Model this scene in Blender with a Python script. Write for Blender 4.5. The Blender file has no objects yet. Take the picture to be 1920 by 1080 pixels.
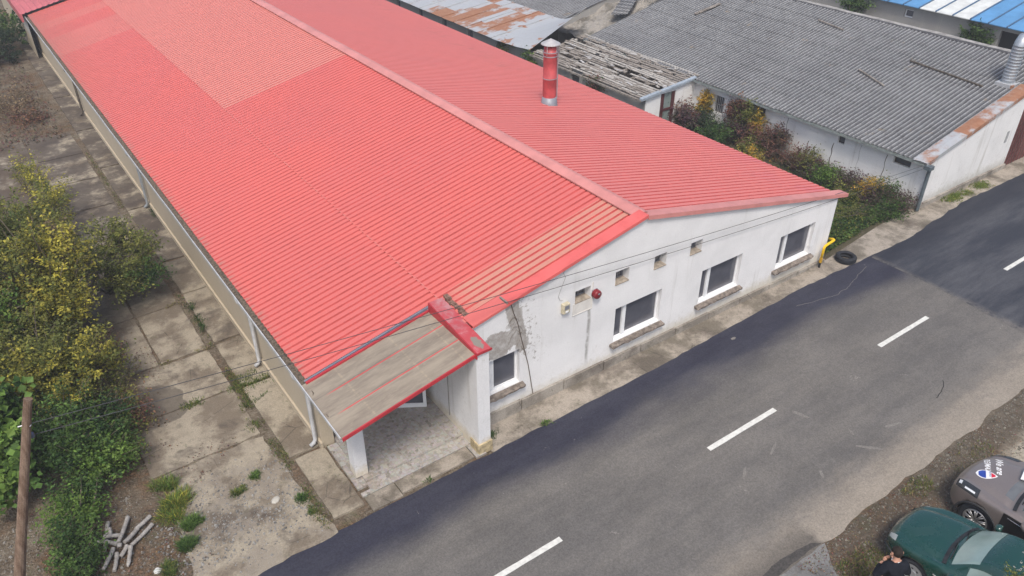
import bpy, bmesh, math, random
from mathutils import Vector, Matrix, noise as mnoise
R = math.radians
random.seed(7)
sc = bpy.context.scene
COL = sc.collection

# ------------------------------------------------------------------ camera
cam = bpy.data.cameras.new("camera"); camo = bpy.data.objects.new("camera", cam); COL.objects.link(camo)
cam.sensor_width = 36; cam.lens = 27.73; cam.clip_start = .1; cam.clip_end = 2000
camo.location = (0, 0, 13.5); camo.rotation_euler = (R(90 - 33.474), 0, R(-35.5))
sc.camera = camo
# ------------------------------------------------------------------ world, sun
w = bpy.data.worlds.new("World"); sc.world = w; w.use_nodes = True
nt = w.node_tree; bg = nt.nodes['Background']
sky = nt.nodes.new('ShaderNodeTexSky'); sky.sky_type = 'NISHITA'; sky.sun_disc = False
sky.sun_elevation = R(58); sky.sun_rotation = R(218); sky.air_density = 1.0; sky.dust_density = 4.0; sky.ozone_density = 1.0
nt.links.new(sky.outputs[0], bg.inputs[0]); bg.inputs[1].default_value = .13
sun = bpy.data.lights.new("sun", 'SUN'); sun.energy = 1.8; sun.angle = R(13); sun.color = (1, .95, .88)
suno = bpy.data.objects.new("sun", sun); COL.objects.link(suno)
# soft overcast sun behind the camera: direction from azimuth 150 deg clockwise from +Y
az, el = R(218), R(58)
sd = Vector((math.sin(az) * math.cos(el), math.cos(az) * math.cos(el), math.sin(el)))
suno.rotation_euler = sd.to_track_quat('Z', 'Y').to_euler(); suno.location = (20, -10, 40)
sc.view_settings.view_transform = 'Standard'; sc.view_settings.look = 'None'
sc.view_settings.gamma = 1; sc.view_settings.exposure = 0.42
sc.cycles.max_bounces = 6; sc.cycles.volume_bounces = 0

# ------------------------------------------------------------------ node helper
class NM:
    def __init__(s, name, rough=.8, spec=.3, metal=0):
        s.m = bpy.data.materials.new(name); s.m.use_nodes = True
        s.t = s.m.node_tree; s.b = s.t.nodes['Principled BSDF']
        s.b.inputs['Roughness'].default_value = rough
        s.b.inputs['Specular IOR Level'].default_value = spec
        s.b.inputs['Metallic'].default_value = metal
        s._p = None
    def n(s, k): return s.t.nodes.new(k)
    def L(s, a, b): s.t.links.new(a, b)
    def setv(s, sock, v):
        if hasattr(v, 'links') or hasattr(v, 'is_output'): s.L(v, sock)
        elif isinstance(v, (tuple, list)): sock.default_value = tuple(v) + ((1,) if len(v) == 3 and len(sock.default_value) == 4 else ())
        else: sock.default_value = v
    @property
    def pos(s):
        if s._p is None: s._p = s.n('ShaderNodeNewGeometry').outputs['Position']
        return s._p
    def obj(s): return s.n('ShaderNodeTexCoord').outputs['Object']
    def xyz(s, v=None):
        k = s.n('ShaderNodeSeparateXYZ'); s.L(v or s.pos, k.inputs[0]); return k.outputs
    def sc(s, v, k):
        m = s.n('ShaderNodeVectorMath'); m.operation = 'MULTIPLY'; s.L(v or s.pos, m.inputs[0]); m.inputs[1].default_value = k; return m.outputs[0]
    def noise(s, scale, detail=4, rough=.6, v=None, dist=0):
        k = s.n('ShaderNodeTexNoise'); s.L(v or s.pos, k.inputs['Vector'])
        k.inputs['Scale'].default_value = scale; k.inputs['Detail'].default_value = detail
        k.inputs['Roughness'].default_value = rough; k.inputs['Distortion'].default_value = dist
        return k.outputs[0]
    def vor(s, scale, v=None, feat='F1', out=0, rnd=1):
        k = s.n('ShaderNodeTexVoronoi'); k.feature = feat; s.L(v or s.pos, k.inputs['Vector'])
        k.inputs['Scale'].default_value = scale; k.inputs['Randomness'].default_value = rnd; return k.outputs[out]
    def ma(s, op, a, b=0, c=0):
        k = s.n('ShaderNodeMath'); k.operation = op
        s.setv(k.inputs[0], a); s.setv(k.inputs[1], b); s.setv(k.inputs[2], c); return k.outputs[0]
    def ss(s, v, a, b, lo=0, hi=1):      # smoothstep
        k = s.n('ShaderNodeMapRange'); k.interpolation_type = 'SMOOTHSTEP'; s.setv(k.inputs[0], v)
        if a > b: a, b, lo, hi = b, a, hi, lo
        k.inputs[1].default_value = a; k.inputs[2].default_value = b; k.inputs[3].default_value = lo; k.inputs[4].default_value = hi
        return k.outputs[0]
    def box(s, x, a, b, soft=.05):
        return s.ma('MULTIPLY', s.ss(x, a - soft, a + soft), s.ss(x, b + soft, b - soft))
    def mul(s, *a):
        r = a[0]
        for q in a[1:]: r = s.ma('MULTIPLY', r, q)
        return r
    def mix(s, f, a, b):
        k = s.n('ShaderNodeMix'); k.data_type = 'RGBA'; s.setv(k.inputs[0], f); s.setv(k.inputs[6], a); s.setv(k.inputs[7], b); return k.outputs[2]
    def mulc(s, c, f):
        k = s.n('ShaderNodeMix'); k.data_type = 'RGBA'; k.blend_type = 'MULTIPLY'; k.inputs[0].default_value = 1
        s.setv(k.inputs[6], c)
        q = s.n('ShaderNodeCombineColor')
        for i in range(3): s.L(f, q.inputs[i])
        s.L(q.outputs[0], k.inputs[7]); return k.outputs[2]
    def col(s, c): s.setv(s.b.inputs['Base Color'], c); return s
    def rough(s, c): s.setv(s.b.inputs['Roughness'], c); return s
    def bump(s, h, dist=.01, st=.6):
        k = s.n('ShaderNodeBump'); k.inputs['Distance'].default_value = dist; k.inputs['Strength'].default_value = st
        s.L(h, k.inputs['Height']); s.L(k.outputs[0], s.b.inputs['Normal']); return s

def simple(name, c, rough=.7, var=.15, scale=6, spec=.3, metal=0, bump=0, objc=False):
    m = NM(name, rough, spec, metal); v = m.obj() if objc else None
    f = m.ss(m.noise(scale, 5, .65, v), .3, .7, 1 - var, 1 + var)
    m.col(m.mulc(c, f))
    if bump: m.bump(m.noise(scale * 5, 4, .6, v), bump)
    return m.m

# ------------------------------------------------------------------ mesh helper
class MB:
    def __init__(s): s.v = []; s.f = []; s.mi = []; s.c = []
    def add(s, vs, fs, mi=0, col=None):
        o = len(s.v); s.v += [tuple(p) for p in vs]
        for f in fs: s.f.append([o + i for i in f]); s.mi.append(mi); s.c.append(col)
    def quad(s, a, b, c, d, mi=0, col=None): s.add([a, b, c, d], [(0, 1, 2, 3)], mi, col)
    def poly(s, ps, mi=0): s.add(ps, [tuple(range(len(ps)))], mi)
    def box(s, x0, x1, y0, y1, z0, z1, mi=0, M=None):
        vs = [(x, y, z) for x in (x0, x1) for y in (y0, y1) for z in (z0, z1)]
        if M: vs = [M @ Vector(p) for p in vs]
        s.add(vs, [(0, 1, 3, 2), (4, 6, 7, 5), (0, 4, 5, 1), (2, 3, 7, 6), (0, 2, 6, 4), (1, 5, 7, 3)], mi)
    def prism(s, ps, d, mi=0):            # polygon extruded along d
        n = len(ps); d = Vector(d); vs = [Vector(p) for p in ps] + [Vector(p) + d for p in ps]
        s.add(vs, [tuple(range(n))[::-1], tuple(range(n, 2 * n))] + [(i, (i + 1) % n, n + (i + 1) % n, n + i) for i in range(n)], mi)
    def hexa(s, bot, top, mi=0):          # 4 bottom + 4 top points
        s.add(list(bot) + list(top), [(3, 2, 1, 0), (4, 5, 6, 7), (0, 1, 5, 4), (1, 2, 6, 5), (2, 3, 7, 6), (3, 0, 4, 7)], mi)
    def tube(s, pts, r, n=8, mi=0, cap=True):
        pts = [Vector(p) for p in pts]; rs = r if isinstance(r, (list, tuple)) else [r] * len(pts)
        rings = []; up = None
        for i, p in enumerate(pts):
            t = (pts[min(i + 1, len(pts) - 1)] - pts[max(i - 1, 0)]).normalized()
            if up is None: up = Vector((0, 0, 1)) if abs(t.z) < .9 else Vector((1, 0, 0))
            a = t.cross(up).normalized(); b = a.cross(t).normalized(); up = b
            rings.append([p + rs[i] * (math.cos(k * 2 * math.pi / n) * a + math.sin(k * 2 * math.pi / n) * b) for k in range(n)])
        o = len(s.v)
        for q in rings: s.v += [tuple(x) for x in q]
        for i in range(len(pts) - 1):
            for k in range(n):
                s.f.append([o + i * n + k, o + i * n + (k + 1) % n, o + (i + 1) * n + (k + 1) % n, o + (i + 1) * n + k]); s.mi.append(mi); s.c.append(None)
        if cap:
            s.f.append([o + k for k in range(n)][::-1]); s.mi.append(mi); s.c.append(None)
            s.f.append([o + (len(pts) - 1) * n + k for k in range(n)]); s.mi.append(mi); s.c.append(None)
    def lathe(s, prof, c=(0, 0, 0), n=24, mi=0, axis='z', mis=None):   # prof [(r,h)]
        o = len(s.v); c = Vector(c)
        for r_, h in prof:
            for k in range(n):
                a = 2 * math.pi * k / n; q = (r_ * math.cos(a), r_ * math.sin(a), h)
                if axis == 'x': q = (q[2], q[0], q[1])
                if axis == 'y': q = (q[0], q[2], q[1])
                s.v.append(tuple(c + Vector(q)))
        for i in range(len(prof) - 1):
            for k in range(n):
                s.f.append([o + i * n + k, o + i * n + (k + 1) % n, o + (i + 1) * n + (k + 1) % n, o + (i + 1) * n + k]); s.mi.append(mis[i] if mis else mi); s.c.append(None)
    def grid(s, nu, nv, fn, mi=0, close=False):
        o = len(s.v)
        for i in range(nu + 1):
            for j in range(nv + 1): s.v.append(tuple(fn(i / nu, j / nv)))
        for i in range(nu):
            for j in range(nv):
                a = o + i * (nv + 1) + j
                s.f.append([a, a + nv + 1, a + nv + 2, a + 1]); s.mi.append(mi(i, j) if callable(mi) else mi); s.c.append(None)
    def build(s, name, mat, parent=None, smooth=False, bevel=0):
        me = bpy.data.meshes.new(name)
        off = world_loc(parent) if parent else Vector((0, 0, 0))
        me.from_pydata([tuple(Vector(p) - off) for p in s.v] if parent else s.v, [], s.f)
        for m in (mat if isinstance(mat, (list, tuple)) else [mat]): me.materials.append(m)
        me.polygons.foreach_set('material_index', s.mi)
        if any(c is not None for c in s.c):
            ca = me.color_attributes.new('Col', 'FLOAT_COLOR', 'CORNER'); buf = []
            for f, c in zip(s.f, s.c):
                c = c or (.5, .5, .5)
                for _ in f: buf += [c[0], c[1], c[2], 1]
            ca.data.foreach_set('color', buf)
        if smooth: me.polygons.foreach_set('use_smooth', [True] * len(s.f))
        me.update()
        o = bpy.data.objects.new(name, me); COL.objects.link(o)
        if parent: o.parent = parent
        if bevel:
            b = o.modifiers.new('bevel', 'BEVEL'); b.width = bevel; b.segments = 2; b.limit_method = 'ANGLE'
        return o

def world_loc(o):
    v = Vector((0, 0, 0))
    while o is not None: v += o.location; o = o.parent
    return v
def tag(o, label=None, cat=None, group=None, kind=None):
    if label: o['label'] = label
    if cat: o['category'] = cat
    if group: o['group'] = group
    if kind: o['kind'] = kind
    return o
def thing(name, loc, label, cat, group=None):
    o = bpy.data.objects.new(name, None); COL.objects.link(o); o.location = loc; o.empty_display_size = .2
    return tag(o, label, cat, group)
def struct(o, kind='structure'): o['kind'] = kind; return o
def ragged(pts, amp, step=.25, seed=0):    # polygon outline with wobbly edges (xy)
    out = []; n = len(pts)
    for i in range(n):
        a = Vector(pts[i]); b = Vector(pts[(i + 1) % n]); L = (b - a).length; k = max(1, int(L / step)); d = (b - a).normalized(); nn = Vector((-d.y, d.x))
        for j in range(k):
            p = a + (b - a) * j / k
            q = mnoise.noise(Vector((p.x * 1.7, p.y * 1.7, seed))) + .5 * mnoise.noise(Vector((p.x * 6, p.y * 6, seed + 5)))
            out.append(p + nn * amp * q)
    return out
# ================================================================== materials
def m_ground():
    m = NM('ground_soil', .95, .1); x, y, z = m.xyz()
    big = m.noise(.5, 5, .6); mid = m.noise(2.2, 6, .7); fine = m.noise(14, 5, .75); peb = m.vor(22); peb2 = m.vor(55)
    soil = m.mix(m.ss(mid, .35, .65), (.085, .062, .042), (.19, .16, .12))
    soil = m.mix(m.ss(fine, .45, .7), soil, (.24, .21, .165))
    soil = m.mix(m.ss(peb2, .28, .12, 0, .6), soil, (.36, .34, .30))
    litter = m.mix(m.ss(fine, .4, .62), (.06, .035, .02), (.19, .10, .05))
    wl = m.mul(m.ss(big, .42, .58), m.ss(mid, .42, .56))
    soil = m.mix(m.ma('MULTIPLY', wl, .75), soil, litter)
    # pale trodden sand beside the parked cars
    sand = m.mul(m.ss(m.ma('ADD', y, m.ma('MULTIPLY', mid, 1.2)), 5.0, 4.5), m.ss(x, 15.2, 16.6), m.ss(m.noise(1.1, 4, .6), .4, .55))
    soil = m.mix(sand, soil, (.40, .36, .29))
    # mossy, weedy ground
    gr = m.mul(m.ss(m.noise(1.3, 5, .7), .55, .68), m.ss(fine, .35, .6))
    soil = m.mix(m.ma('MULTIPLY', gr, .6), soil, (.06, .085, .03))
    # weeds of the alley
    al = m.mul(m.box(x, 21.2, 27, .3), m.ss(m.ma('ADD', y, mid), 12.3, 12.8))
    soil = m.mix(m.mul(al, m.ss(mid, .3, .5)), soil, m.mix(fine, (.05, .052, .028), (.13, .11, .075)))
    # dark damp edge of the verge along the asphalt
    vd = m.mul(m.box(m.ma('ADD', y, m.ma('MULTIPLY', mid, .5)), 4.5, 5.3, .25), m.ss(x, 11, 12))
    soil = m.mix(m.ma('MULTIPLY', vd, .55), soil, (.10, .085, .068))
    m.col(soil); m.bump(m.ma('ADD', fine, m.ma('MULTIPLY', peb, .6)), .05, .8); return m.m
def m_concrete(name, a=(.38, .33, .26), b=(.20, .165, .125), dark=.55, warmth=0):
    m = NM(name, .92, .15); x, y, z = m.xyz()
    n1 = m.noise(.9, 6, .65); n2 = m.noise(4, 6, .7); n3 = m.noise(30, 4, .7)
    c = m.mix(m.ss(n1, .42, .6), a, b)
    c = m.mix(m.ss(m.noise(.45, 5, .7, None, .4), .52, .62, 0, dark), c, (.085, .07, .06))
    c = m.mix(m.ss(n2, .52, .7, 0, .6), c, (.13, .115, .09))
    c = m.mix(m.ss(m.noise(2.1, 6, .8), .6, .7, 0, .6), c, (.10, .11, .055))
    c = m.mulc(c, m.ss(n3, .25, .75, .8, 1.2))
    crack = m.vor(.9, None, 'DISTANCE_TO_EDGE'); wob = m.ma('ADD', crack, m.ma('MULTIPLY', m.ma('SUBTRACT', n2, .5), .02))
    c = m.mix(m.mul(m.ss(wob, .012, .002), m.ss(n1, .5, .6), .7), c, (.07, .06, .05))
    m.col(c); m.bump(m.ma('ADD', n3, n2), .012, .6); return m
def m_yard():
    m = m_concrete('yard_concrete', (.325, .285, .22), (.175, .145, .11), .7); x, y, z = m.xyz(); c = m.b.inputs['Base Color'].links[0].from_socket
    # the far run is darker with damp, the near apron paler and gravelly
    far = m.mul(m.ss(y, 19, 27), m.ss(m.noise(.75, 7, .75), .38, .52))
    c = m.mix(m.ma('MULTIPLY', far, .8), c, (.075, .062, .055))
    dirt = m.mul(m.ss(x, 2.3, .6), m.ss(m.noise(1.4, 7, .75), .35, .55), m.ss(y, 15.5, 17)); c = m.mix(m.ma('MULTIPLY', dirt, .75), c, (.10, .075, .055))
    st = m.ma('ADD', m.ma('POWER', m.ma('DIVIDE', m.ma('SUBTRACT', x, 1.55), .55), 2), m.ma('POWER', m.ma('DIVIDE', m.ma('SUBTRACT', y, 17.4), .85), 2))
    st = m.ma('ADD', st, m.ma('MULTIPLY', m.noise(2.4, 3, .5), 1.4))
    c = m.mix(m.ss(st, 1.75, 1.6, 0, .75), c, (.10, .085, .07))
    near = m.mul(m.ss(y, 15.2, 13.6), m.ss(x, 3.6, 3.2))
    gv = m.mix(m.ss(m.vor(34), .1, .45), (.30, .285, .26), (.25, .215, .17))
    gv = m.mix(m.ss(m.vor(60, None, 'F1'), .35, .2, 0, .5), gv, (.42, .40, .36))
    c = m.mix(m.mul(near, m.ss(m.noise(1.3, 5, .7), .48, .56, 0, .7)), c, gv)
    m.col(c); return m.m
def m_road():
    m = NM('old_asphalt', .9, .25); x, y, z = m.xyz()
    st = m.noise(1.0, 9, .72, m.sc(None, (.22, .9, 1))); st2 = m.noise(2.6, 8, .75, m.sc(None, (.35, 1, 1)))
    sp = m.noise(26, 4, .85); blot = m.noise(.7, 8, .75)
    c = m.mix(m.ss(st, .35, .66), (.112, .107, .102), (.150, .141, .129))
    c = m.mix(m.ss(st2, .5, .7, 0, .25), c, (.17, .158, .145))
    # dusty shoulder on the car side
    e = m.ma('ADD', y, m.ma('MULTIPLY', m.ma('SUBTRACT', st2, .5), 1.3))
    c = m.mix(m.ss(e, 6.3, 5.2, 0, .85), c, (.285, .25, .205))
    # fresh black bitumen strip on the wall side
    d = m.ma('ADD', y, m.ma('ADD', m.ma('MULTIPLY', m.ma('SUBTRACT', m.noise(.5, 3, .5, m.sc(None, (.5, 1, 1))), .5), 1.6), m.ma('MULTIPLY', m.ma('SUBTRACT', st2, .5), .5)))
    c = m.mix(m.ss(d, 9.45, 10.6, 0, .95), c, m.mix(m.ss(st, .3, .7), (.022, .023, .040), (.040, .042, .060)))
    # hairline pale scuffs, dark damp spots
    c = m.mix(m.mul(m.ss(m.noise(2.3, 5, .7, None, 1.0), .66, .72), m.ss(sp, .45, .6), .5), c, (.35, .33, .3))
    c = m.mix(m.mul(m.ss(y, 5.9, 5.2), m.ss(m.ma('ADD', x, blot), 12.2, 11.9), .7), c, (.07, .065, .06))
    c = m.mulc(c, m.ss(sp, .3, .7, .74, 1.26)); c = m.mulc(c, m.ss(blot, .3, .7, .92, 1.1))
    m.col(c); m.bump(sp, .008, .5); return m.m
def m_newroad():
    m = NM('new_asphalt', .85, .25); x, y, z = m.xyz()
    st = m.noise(1.0, 9, .72, m.sc(None, (.15, .9, 1))); sp = m.noise(28, 4, .85); st2 = m.noise(3, 5, .7)
    c = m.mix(m.ss(st, .38, .68), (.032, .036, .048), (.085, .088, .098))
    c = m.mix(m.ss(y, 10.2, 11.1, 0, .7), c, (.020, .022, .032))
    e = m.ma('ADD', x, m.ma('MULTIPLY', m.ma('SUBTRACT', st2, .5), .25))
    c = m.mix(m.mul(m.ss(e, 22.85, 22.5), m.ss(st2, .35, .6), .7), c, (.17, .155, .14))
    c = m.mulc(c, m.ss(sp, .25, .75, .8, 1.2)); m.col(c); m.bump(sp, .006, .5); return m.m
def m_plaster(name='white_plaster', c0=(.79, .79, .79), peel=False, base=(.52, .47, .36), ztop=2.4, stain=.35, zbase=.35):
    m = NM(name, .9, .15); x, y, z = m.xyz()
    n1 = m.noise(.8, 5, .6); n2 = m.noise(5, 5, .7); fine = m.noise(26, 4, .7)
    streak = m.noise(1.0, 4, .65, m.sc(None, (3.2, 3.2, .22)))
    c = m.mix(m.ss(n1, .35, .7), c0, tuple(q * .9 for q in c0))
    c = m.mix(m.mul(m.ss(streak, .55, .75), stain), c, (.40, .38, .34))
    c = m.mix(m.mul(m.ss(z, .95, .3), m.ss(m.noise(7, 6, .8), .52, .66), .5), c, (.38, .35, .30))
    c = m.mix(m.mul(m.ss(n2, .6, .72), stain * .9), c, (.45, .43, .38))
    bz = m.ma('ADD', z, m.ma('MULTIPLY', m.ma('SUBTRACT', n2, .5), .5))
    c = m.mix(m.ss(bz, zbase + .25, zbase - .15, 0, .65), c, base)
    if peel:
        a = m.ma('POWER', m.ma('DIVIDE', m.ma('SUBTRACT', x, 8.15), .55), 2); b = m.ma('POWER', m.ma('DIVIDE', m.ma('SUBTRACT', z, 2.3), .42), 2)
        e1 = m.ma('ADD', m.ma('ADD', a, b), m.ma('MULTIPLY', m.ma('SUBTRACT', m.noise(2.5, 6, .7), .5), 2.4))
        # strip hugging the crack, which leans from (8.5, 3.35) to (9.2, .3)
        xc = m.ma('ADD', 8.55, m.ma('MULTIPLY', m.ma('SUBTRACT', 3.35, z), .22))
        dx = m.ma('SUBTRACT', x, xc)
        e2 = m.ma('ADD', m.ma('POWER', m.ma('DIVIDE', dx, .22), 2), m.ma('ADD', m.ma('MULTIPLY', m.ss(z, 2.2, 1.0), 3), m.ma('MULTIPLY', m.ma('SUBTRACT', m.noise(5, 6, .8), .5), 3)))
        e3 = m.ma('ADD', m.ma('POWER', m.ma('DIVIDE', m.ma('SUBTRACT', dx, .3), .5), 2), m.ma('ADD', m.ma('MULTIPLY', m.ss(z, 1.8, .8), 1), m.ma('MULTIPLY', m.ma('SUBTRACT', m.noise(7, 6, .8), .5), 9)))
        pm = m.ma('MAXIMUM', m.ss(e1, .95, .8), m.ma('MAXIMUM', m.ss(e2, .95, .8), m.ss(e3, -.35, -.6)))
        c = m.mix(m.ma('MULTIPLY', pm, m.ss(n2, .3, .6, .6, 1)), c, m.mix(fine, (.26, .24, .22), (.42, .39, .36)))
        # rain streaks under the siren and the window sill
        for sx, sz, wd, k in ((10.93, 2.45, .05, .75), (13.2, 1.1, .03, .3), (19.95, .9, .25, .3), (15.05, .9, .08, .2)):
            sw = m.ma('ADD', m.ma('SUBTRACT', x, sx), m.ma('MULTIPLY', m.ma('SUBTRACT', m.noise(2.5, 3, .5), .5), .12))
            g = m.mul(m.ss(m.ma('ABSOLUTE', sw), wd * 1.6, wd * .2), m.ss(z, sz + .02, sz - .05), m.ss(z, .3, .9), m.ss(n2, .25, .6), k)
            c = m.mix(g, c, (.22, .21, .19))
        # hairline blocks in the left of the gable
    c = m.mulc(c, m.ss(fine, .2, .8, .94, 1.05))
    m.col(c); m.bump(m.ma('ADD', m.ma('MULTIPLY', n2, .8), fine), .012, .5); return m.m
def m_red(name='red_roof_metal', fade_and_sheen=True):
    m = NM(name, .52, .3); x, y, z = m.xyz()
    n1 = m.noise(.25, 4, .6); n2 = m.noise(3, 5, .7, m.sc(None, (.4, 1, 1))); f = m.noise(30, 3, .7)
    c = m.mix(m.ss(n1, .35, .65), (.635, .142, .122), (.59, .142, .130))
    if fade_and_sheen:
        c = m.mix(m.ss(x, 12.55, 12.7, 0, .38), c, (.70, .27, .25))  # right slope mixed paler: sky sheen painted into the colour
        pale = (.60, .265, .215); pale2 = (.60, .22, .18)
        k1 = m.mul(m.box(x, 7.45, 12.7, .02), m.ss(y, 28.38, 28.42))
        k2 = m.mul(m.ss(x, 12.6, 12.5), m.box(y, 41.4, 44.6, .02)); k3 = m.mul(m.ss(x, 7.8, 7.7), m.box(y, 46.5, 47.8, .02))
        k = m.ma('MAXIMUM', m.ma('MULTIPLY', k1, m.ss(n2, .1, .5, .6, .9)), m.ma('MULTIPLY', m.ma('MAXIMUM', k2, k3), .55))
        c = m.mix(m.mul(k, .9), c, m.mix(n2, pale, pale2))
        k5 = m.mul(m.ss(x, 12.6, 12.5), m.box(y, 12.3, 13.45, .01), m.ss(x, 7.3, 8.2))
        c = m.mix(m.mul(k5, m.ss(n2, .2, .6, .45, .8)), c, (.52, .27, .20))
        # laps of the sheets at mid slope, with washed-out screws
        lap = m.mul(m.box(m.ma('ADD', x, m.ma('MULTIPLY', m.noise(1.2, 2, .5), .03)), 7.44, 7.46, .018), m.ss(m.noise(5, 4, .8), .42, .56), .5)
        c = m.mix(lap, c, (.55, .30, .27))
        # dirt creeping from the eave at the far end
        dd = m.mul(m.ss(m.ma('ADD', x, m.ma('MULTIPLY', n2, 2.5)), 7.5, 4.6), m.ss(y, 28, 46), .6)
        c = m.mix(dd, c, (.30, .13, .10))
        ed = m.mul(m.ss(x, 4.3, 4.05), m.ss(n2, .4, .6), .6); c = m.mix(ed, c, (.30, .2, .16))
        # mossy stain on the far slope
        ms = m.mul(m.box(m.ma('ADD', x, m.ma('MULTIPLY', m.ma('SUBTRACT', y, 27), -.05)), 18.6, 19.6, .6), m.ss(y, 22, 27), m.ss(n2, .5, .7), .45)
        c = m.mix(ms, c, (.25, .12, .09))
        vi = m.mul(m.ss(x, 18.3, 20.8), m.ss(y, 24, 13), m.ss(m.noise(.8, 4, .6), .4, .6), .3)
        c = m.mix(vi, c, (.50, .13, .20))
    c = m.mulc(c, m.ss(f, .2, .8, .96, 1.04))
    m.col(c); return m.m
def m_asb():
    m = NM('asbestos_sheet', .95, .1); x, y, z = m.xyz()
    n1 = m.noise(.35, 5, .65); n2 = m.noise(3.5, 6, .75); n3 = m.noise(22, 4, .75); lich = m.vor(1.6); wh = m.noise(9, 4, .8)
    c = m.mix(m.ss(n1, .35, .65), (.112, .118, .124), (.160, .167, .172))
    c = m.mix(m.ss(n2, .45, .65, 0, .75), c, (.075, .075, .08))
    c = m.mix(m.mul(m.ss(m.noise(.8, 6, .8, m.sc(None, (.25, 1.6, 1))), .52, .68), .6), c, (.07, .072, .078))
    # crests mixed paler, troughs darker, along each wave
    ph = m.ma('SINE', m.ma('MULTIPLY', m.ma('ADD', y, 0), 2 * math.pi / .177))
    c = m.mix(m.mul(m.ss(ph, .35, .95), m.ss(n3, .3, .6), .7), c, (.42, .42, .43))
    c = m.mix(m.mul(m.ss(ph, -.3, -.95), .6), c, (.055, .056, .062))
    c = m.mix(m.mul(m.ss(wh, .66, .72), .8), c, (.5, .5, .5))
    c = m.mix(m.mul(m.ss(m.noise(1.1, 4, .7), .64, .72), .5), c, (.24, .19, .13))
    c = m.mulc(c, m.ss(n3, .2, .8, .75, 1.25)); m.col(c); m.bump(n3, .01, .5); return m.m
def m_rust(name='rusty_sheet', bias=0.):
    m = NM(name, .6, .4, .1); x, y, z = m.xyz()
    cell = m.n('ShaderNodeTexWhiteNoise'); cell.noise_dimensions = '2D'
    fl = m.n('ShaderNodeVectorMath'); fl.operation = 'FLOOR'; m.L(m.sc(None, (.45, 1.25, 0)), fl.inputs[0]); m.L(fl.outputs[0], cell.inputs['Vector'])
    n1 = m.noise(.9, 6, .7); n2 = m.noise(6, 5, .7, m.sc(None, (1, .5, 1)))
    r = m.ma('ADD', m.ma('ADD', m.ma('MULTIPLY', cell.outputs[0], .35), n1), bias)
    if name == 'rusty_sheet': r = m.ma('SUBTRACT', r, m.mul(m.ss(y, 37, 33.5), m.ss(m.noise(1.3, 3, .5), .62, .5), .35))
    g = m.mix(n2, (.48, .50, .52), (.36, .37, .38))
    ru = m.mix(n2, (.22, .075, .035), (.42, .24, .15))
    c = m.mix(m.ss(r, .62, .78), g, ru); m.col(c); m.rough(m.ss(r, .6, .8, .45, .9)); return m.m
def m_leaf(name, rough=.65):
    m = NM(name, rough, .25)
    a = m.n('ShaderNodeVertexColor'); a.layer_name = 'Col'; m.col(a.outputs[0])
    tr = m.n('ShaderNodeBsdfTranslucent'); m.L(a.outputs[0], tr.inputs[0]); mx = m.n('ShaderNodeMixShader'); mx.inputs[0].default_value = .3
    m.L(m.b.outputs[0], mx.inputs[1]); m.L(tr.outputs[0], mx.inputs[2]); m.L(mx.outputs[0], m.t.nodes['Material Output'].inputs[0]); return m.m
def m_bark(name, a, b, sc_=6):
    m = NM(name, .95, .1); v = m.obj()
    n = m.noise(sc_, 6, .7, m.sc(v, (1, 1, .15))); n2 = m.noise(sc_ * 5, 4, .7, v)
    m.col(m.mulc(m.mix(m.ss(n, .35, .65), a, b), m.ss(n2, .2, .8, .7, 1.25))); m.bump(n, .01); return m.m
def m_paint(name, c, rough=.25, coat=.6, metal=.0, dust=.25):
    m = NM(name, rough, .5, metal); v = m.obj()
    n = m.noise(2.2, 5, .7, v); f = m.noise(40, 3, .7, v)
    m.col(m.mix(m.mul(m.ss(n, .4, .75), dust), m.mulc(c, m.ss(f, .2, .8, .93, 1.07)), (.3, .28, .25)))
    m.b.inputs['Coat Weight'].default_value = coat; m.b.inputs['Coat Roughness'].default_value = .08; m.rough(m.ss(n, .3, .8, rough, rough + .2)); return m.m
def m_glass(name, c=(.02, .025, .03), rough=.08, ior=2.0):
    m = NM(name, rough, .6); v = m.obj(); n = m.noise(3, 4, .6, v)
    m.col(m.mix(n, c, tuple(q * 1.8 + .01 for q in c))); m.rough(m.ss(n, .3, .7, rough, rough + .12)); m.b.inputs['IOR'].default_value = ior; m.b.inputs['Specular IOR Level'].default_value = .5; return m.m
def m_tiles():
    m = NM('porch_tile', .55, .4); x, y, z = m.xyz()
    v = m.vor(15, None, 'DISTANCE_TO_EDGE'); cc = m.vor(15, None, 'F1', 1)
    gx = m.ma('FRACT', m.ma('DIVIDE', x, .4)); gy = m.ma('FRACT', m.ma('DIVIDE', y, .4))
    c = m.mix(.5, (.20, .18, .155), cc); 
    hs = m.n('ShaderNodeHueSaturation'); hs.inputs[1].default_value = .18; m.L(c, hs.inputs[4])
    c = m.mix(m.ss(v, .06, .02), m.mix(.5, hs.outputs[0], (.24, .215, .18)), (.36, .31, .25))
    c = m.mix(m.ss(m.ma('MINIMUM', gx, gy), .03, .015, 0, .7), c, (.25, .22, .19))
    c = m.mix(m.ss(m.noise(1.2, 5, .7), .5, .7, 0, .45), c, (.22, .18, .13))
    m.col(c); return m.m
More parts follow.
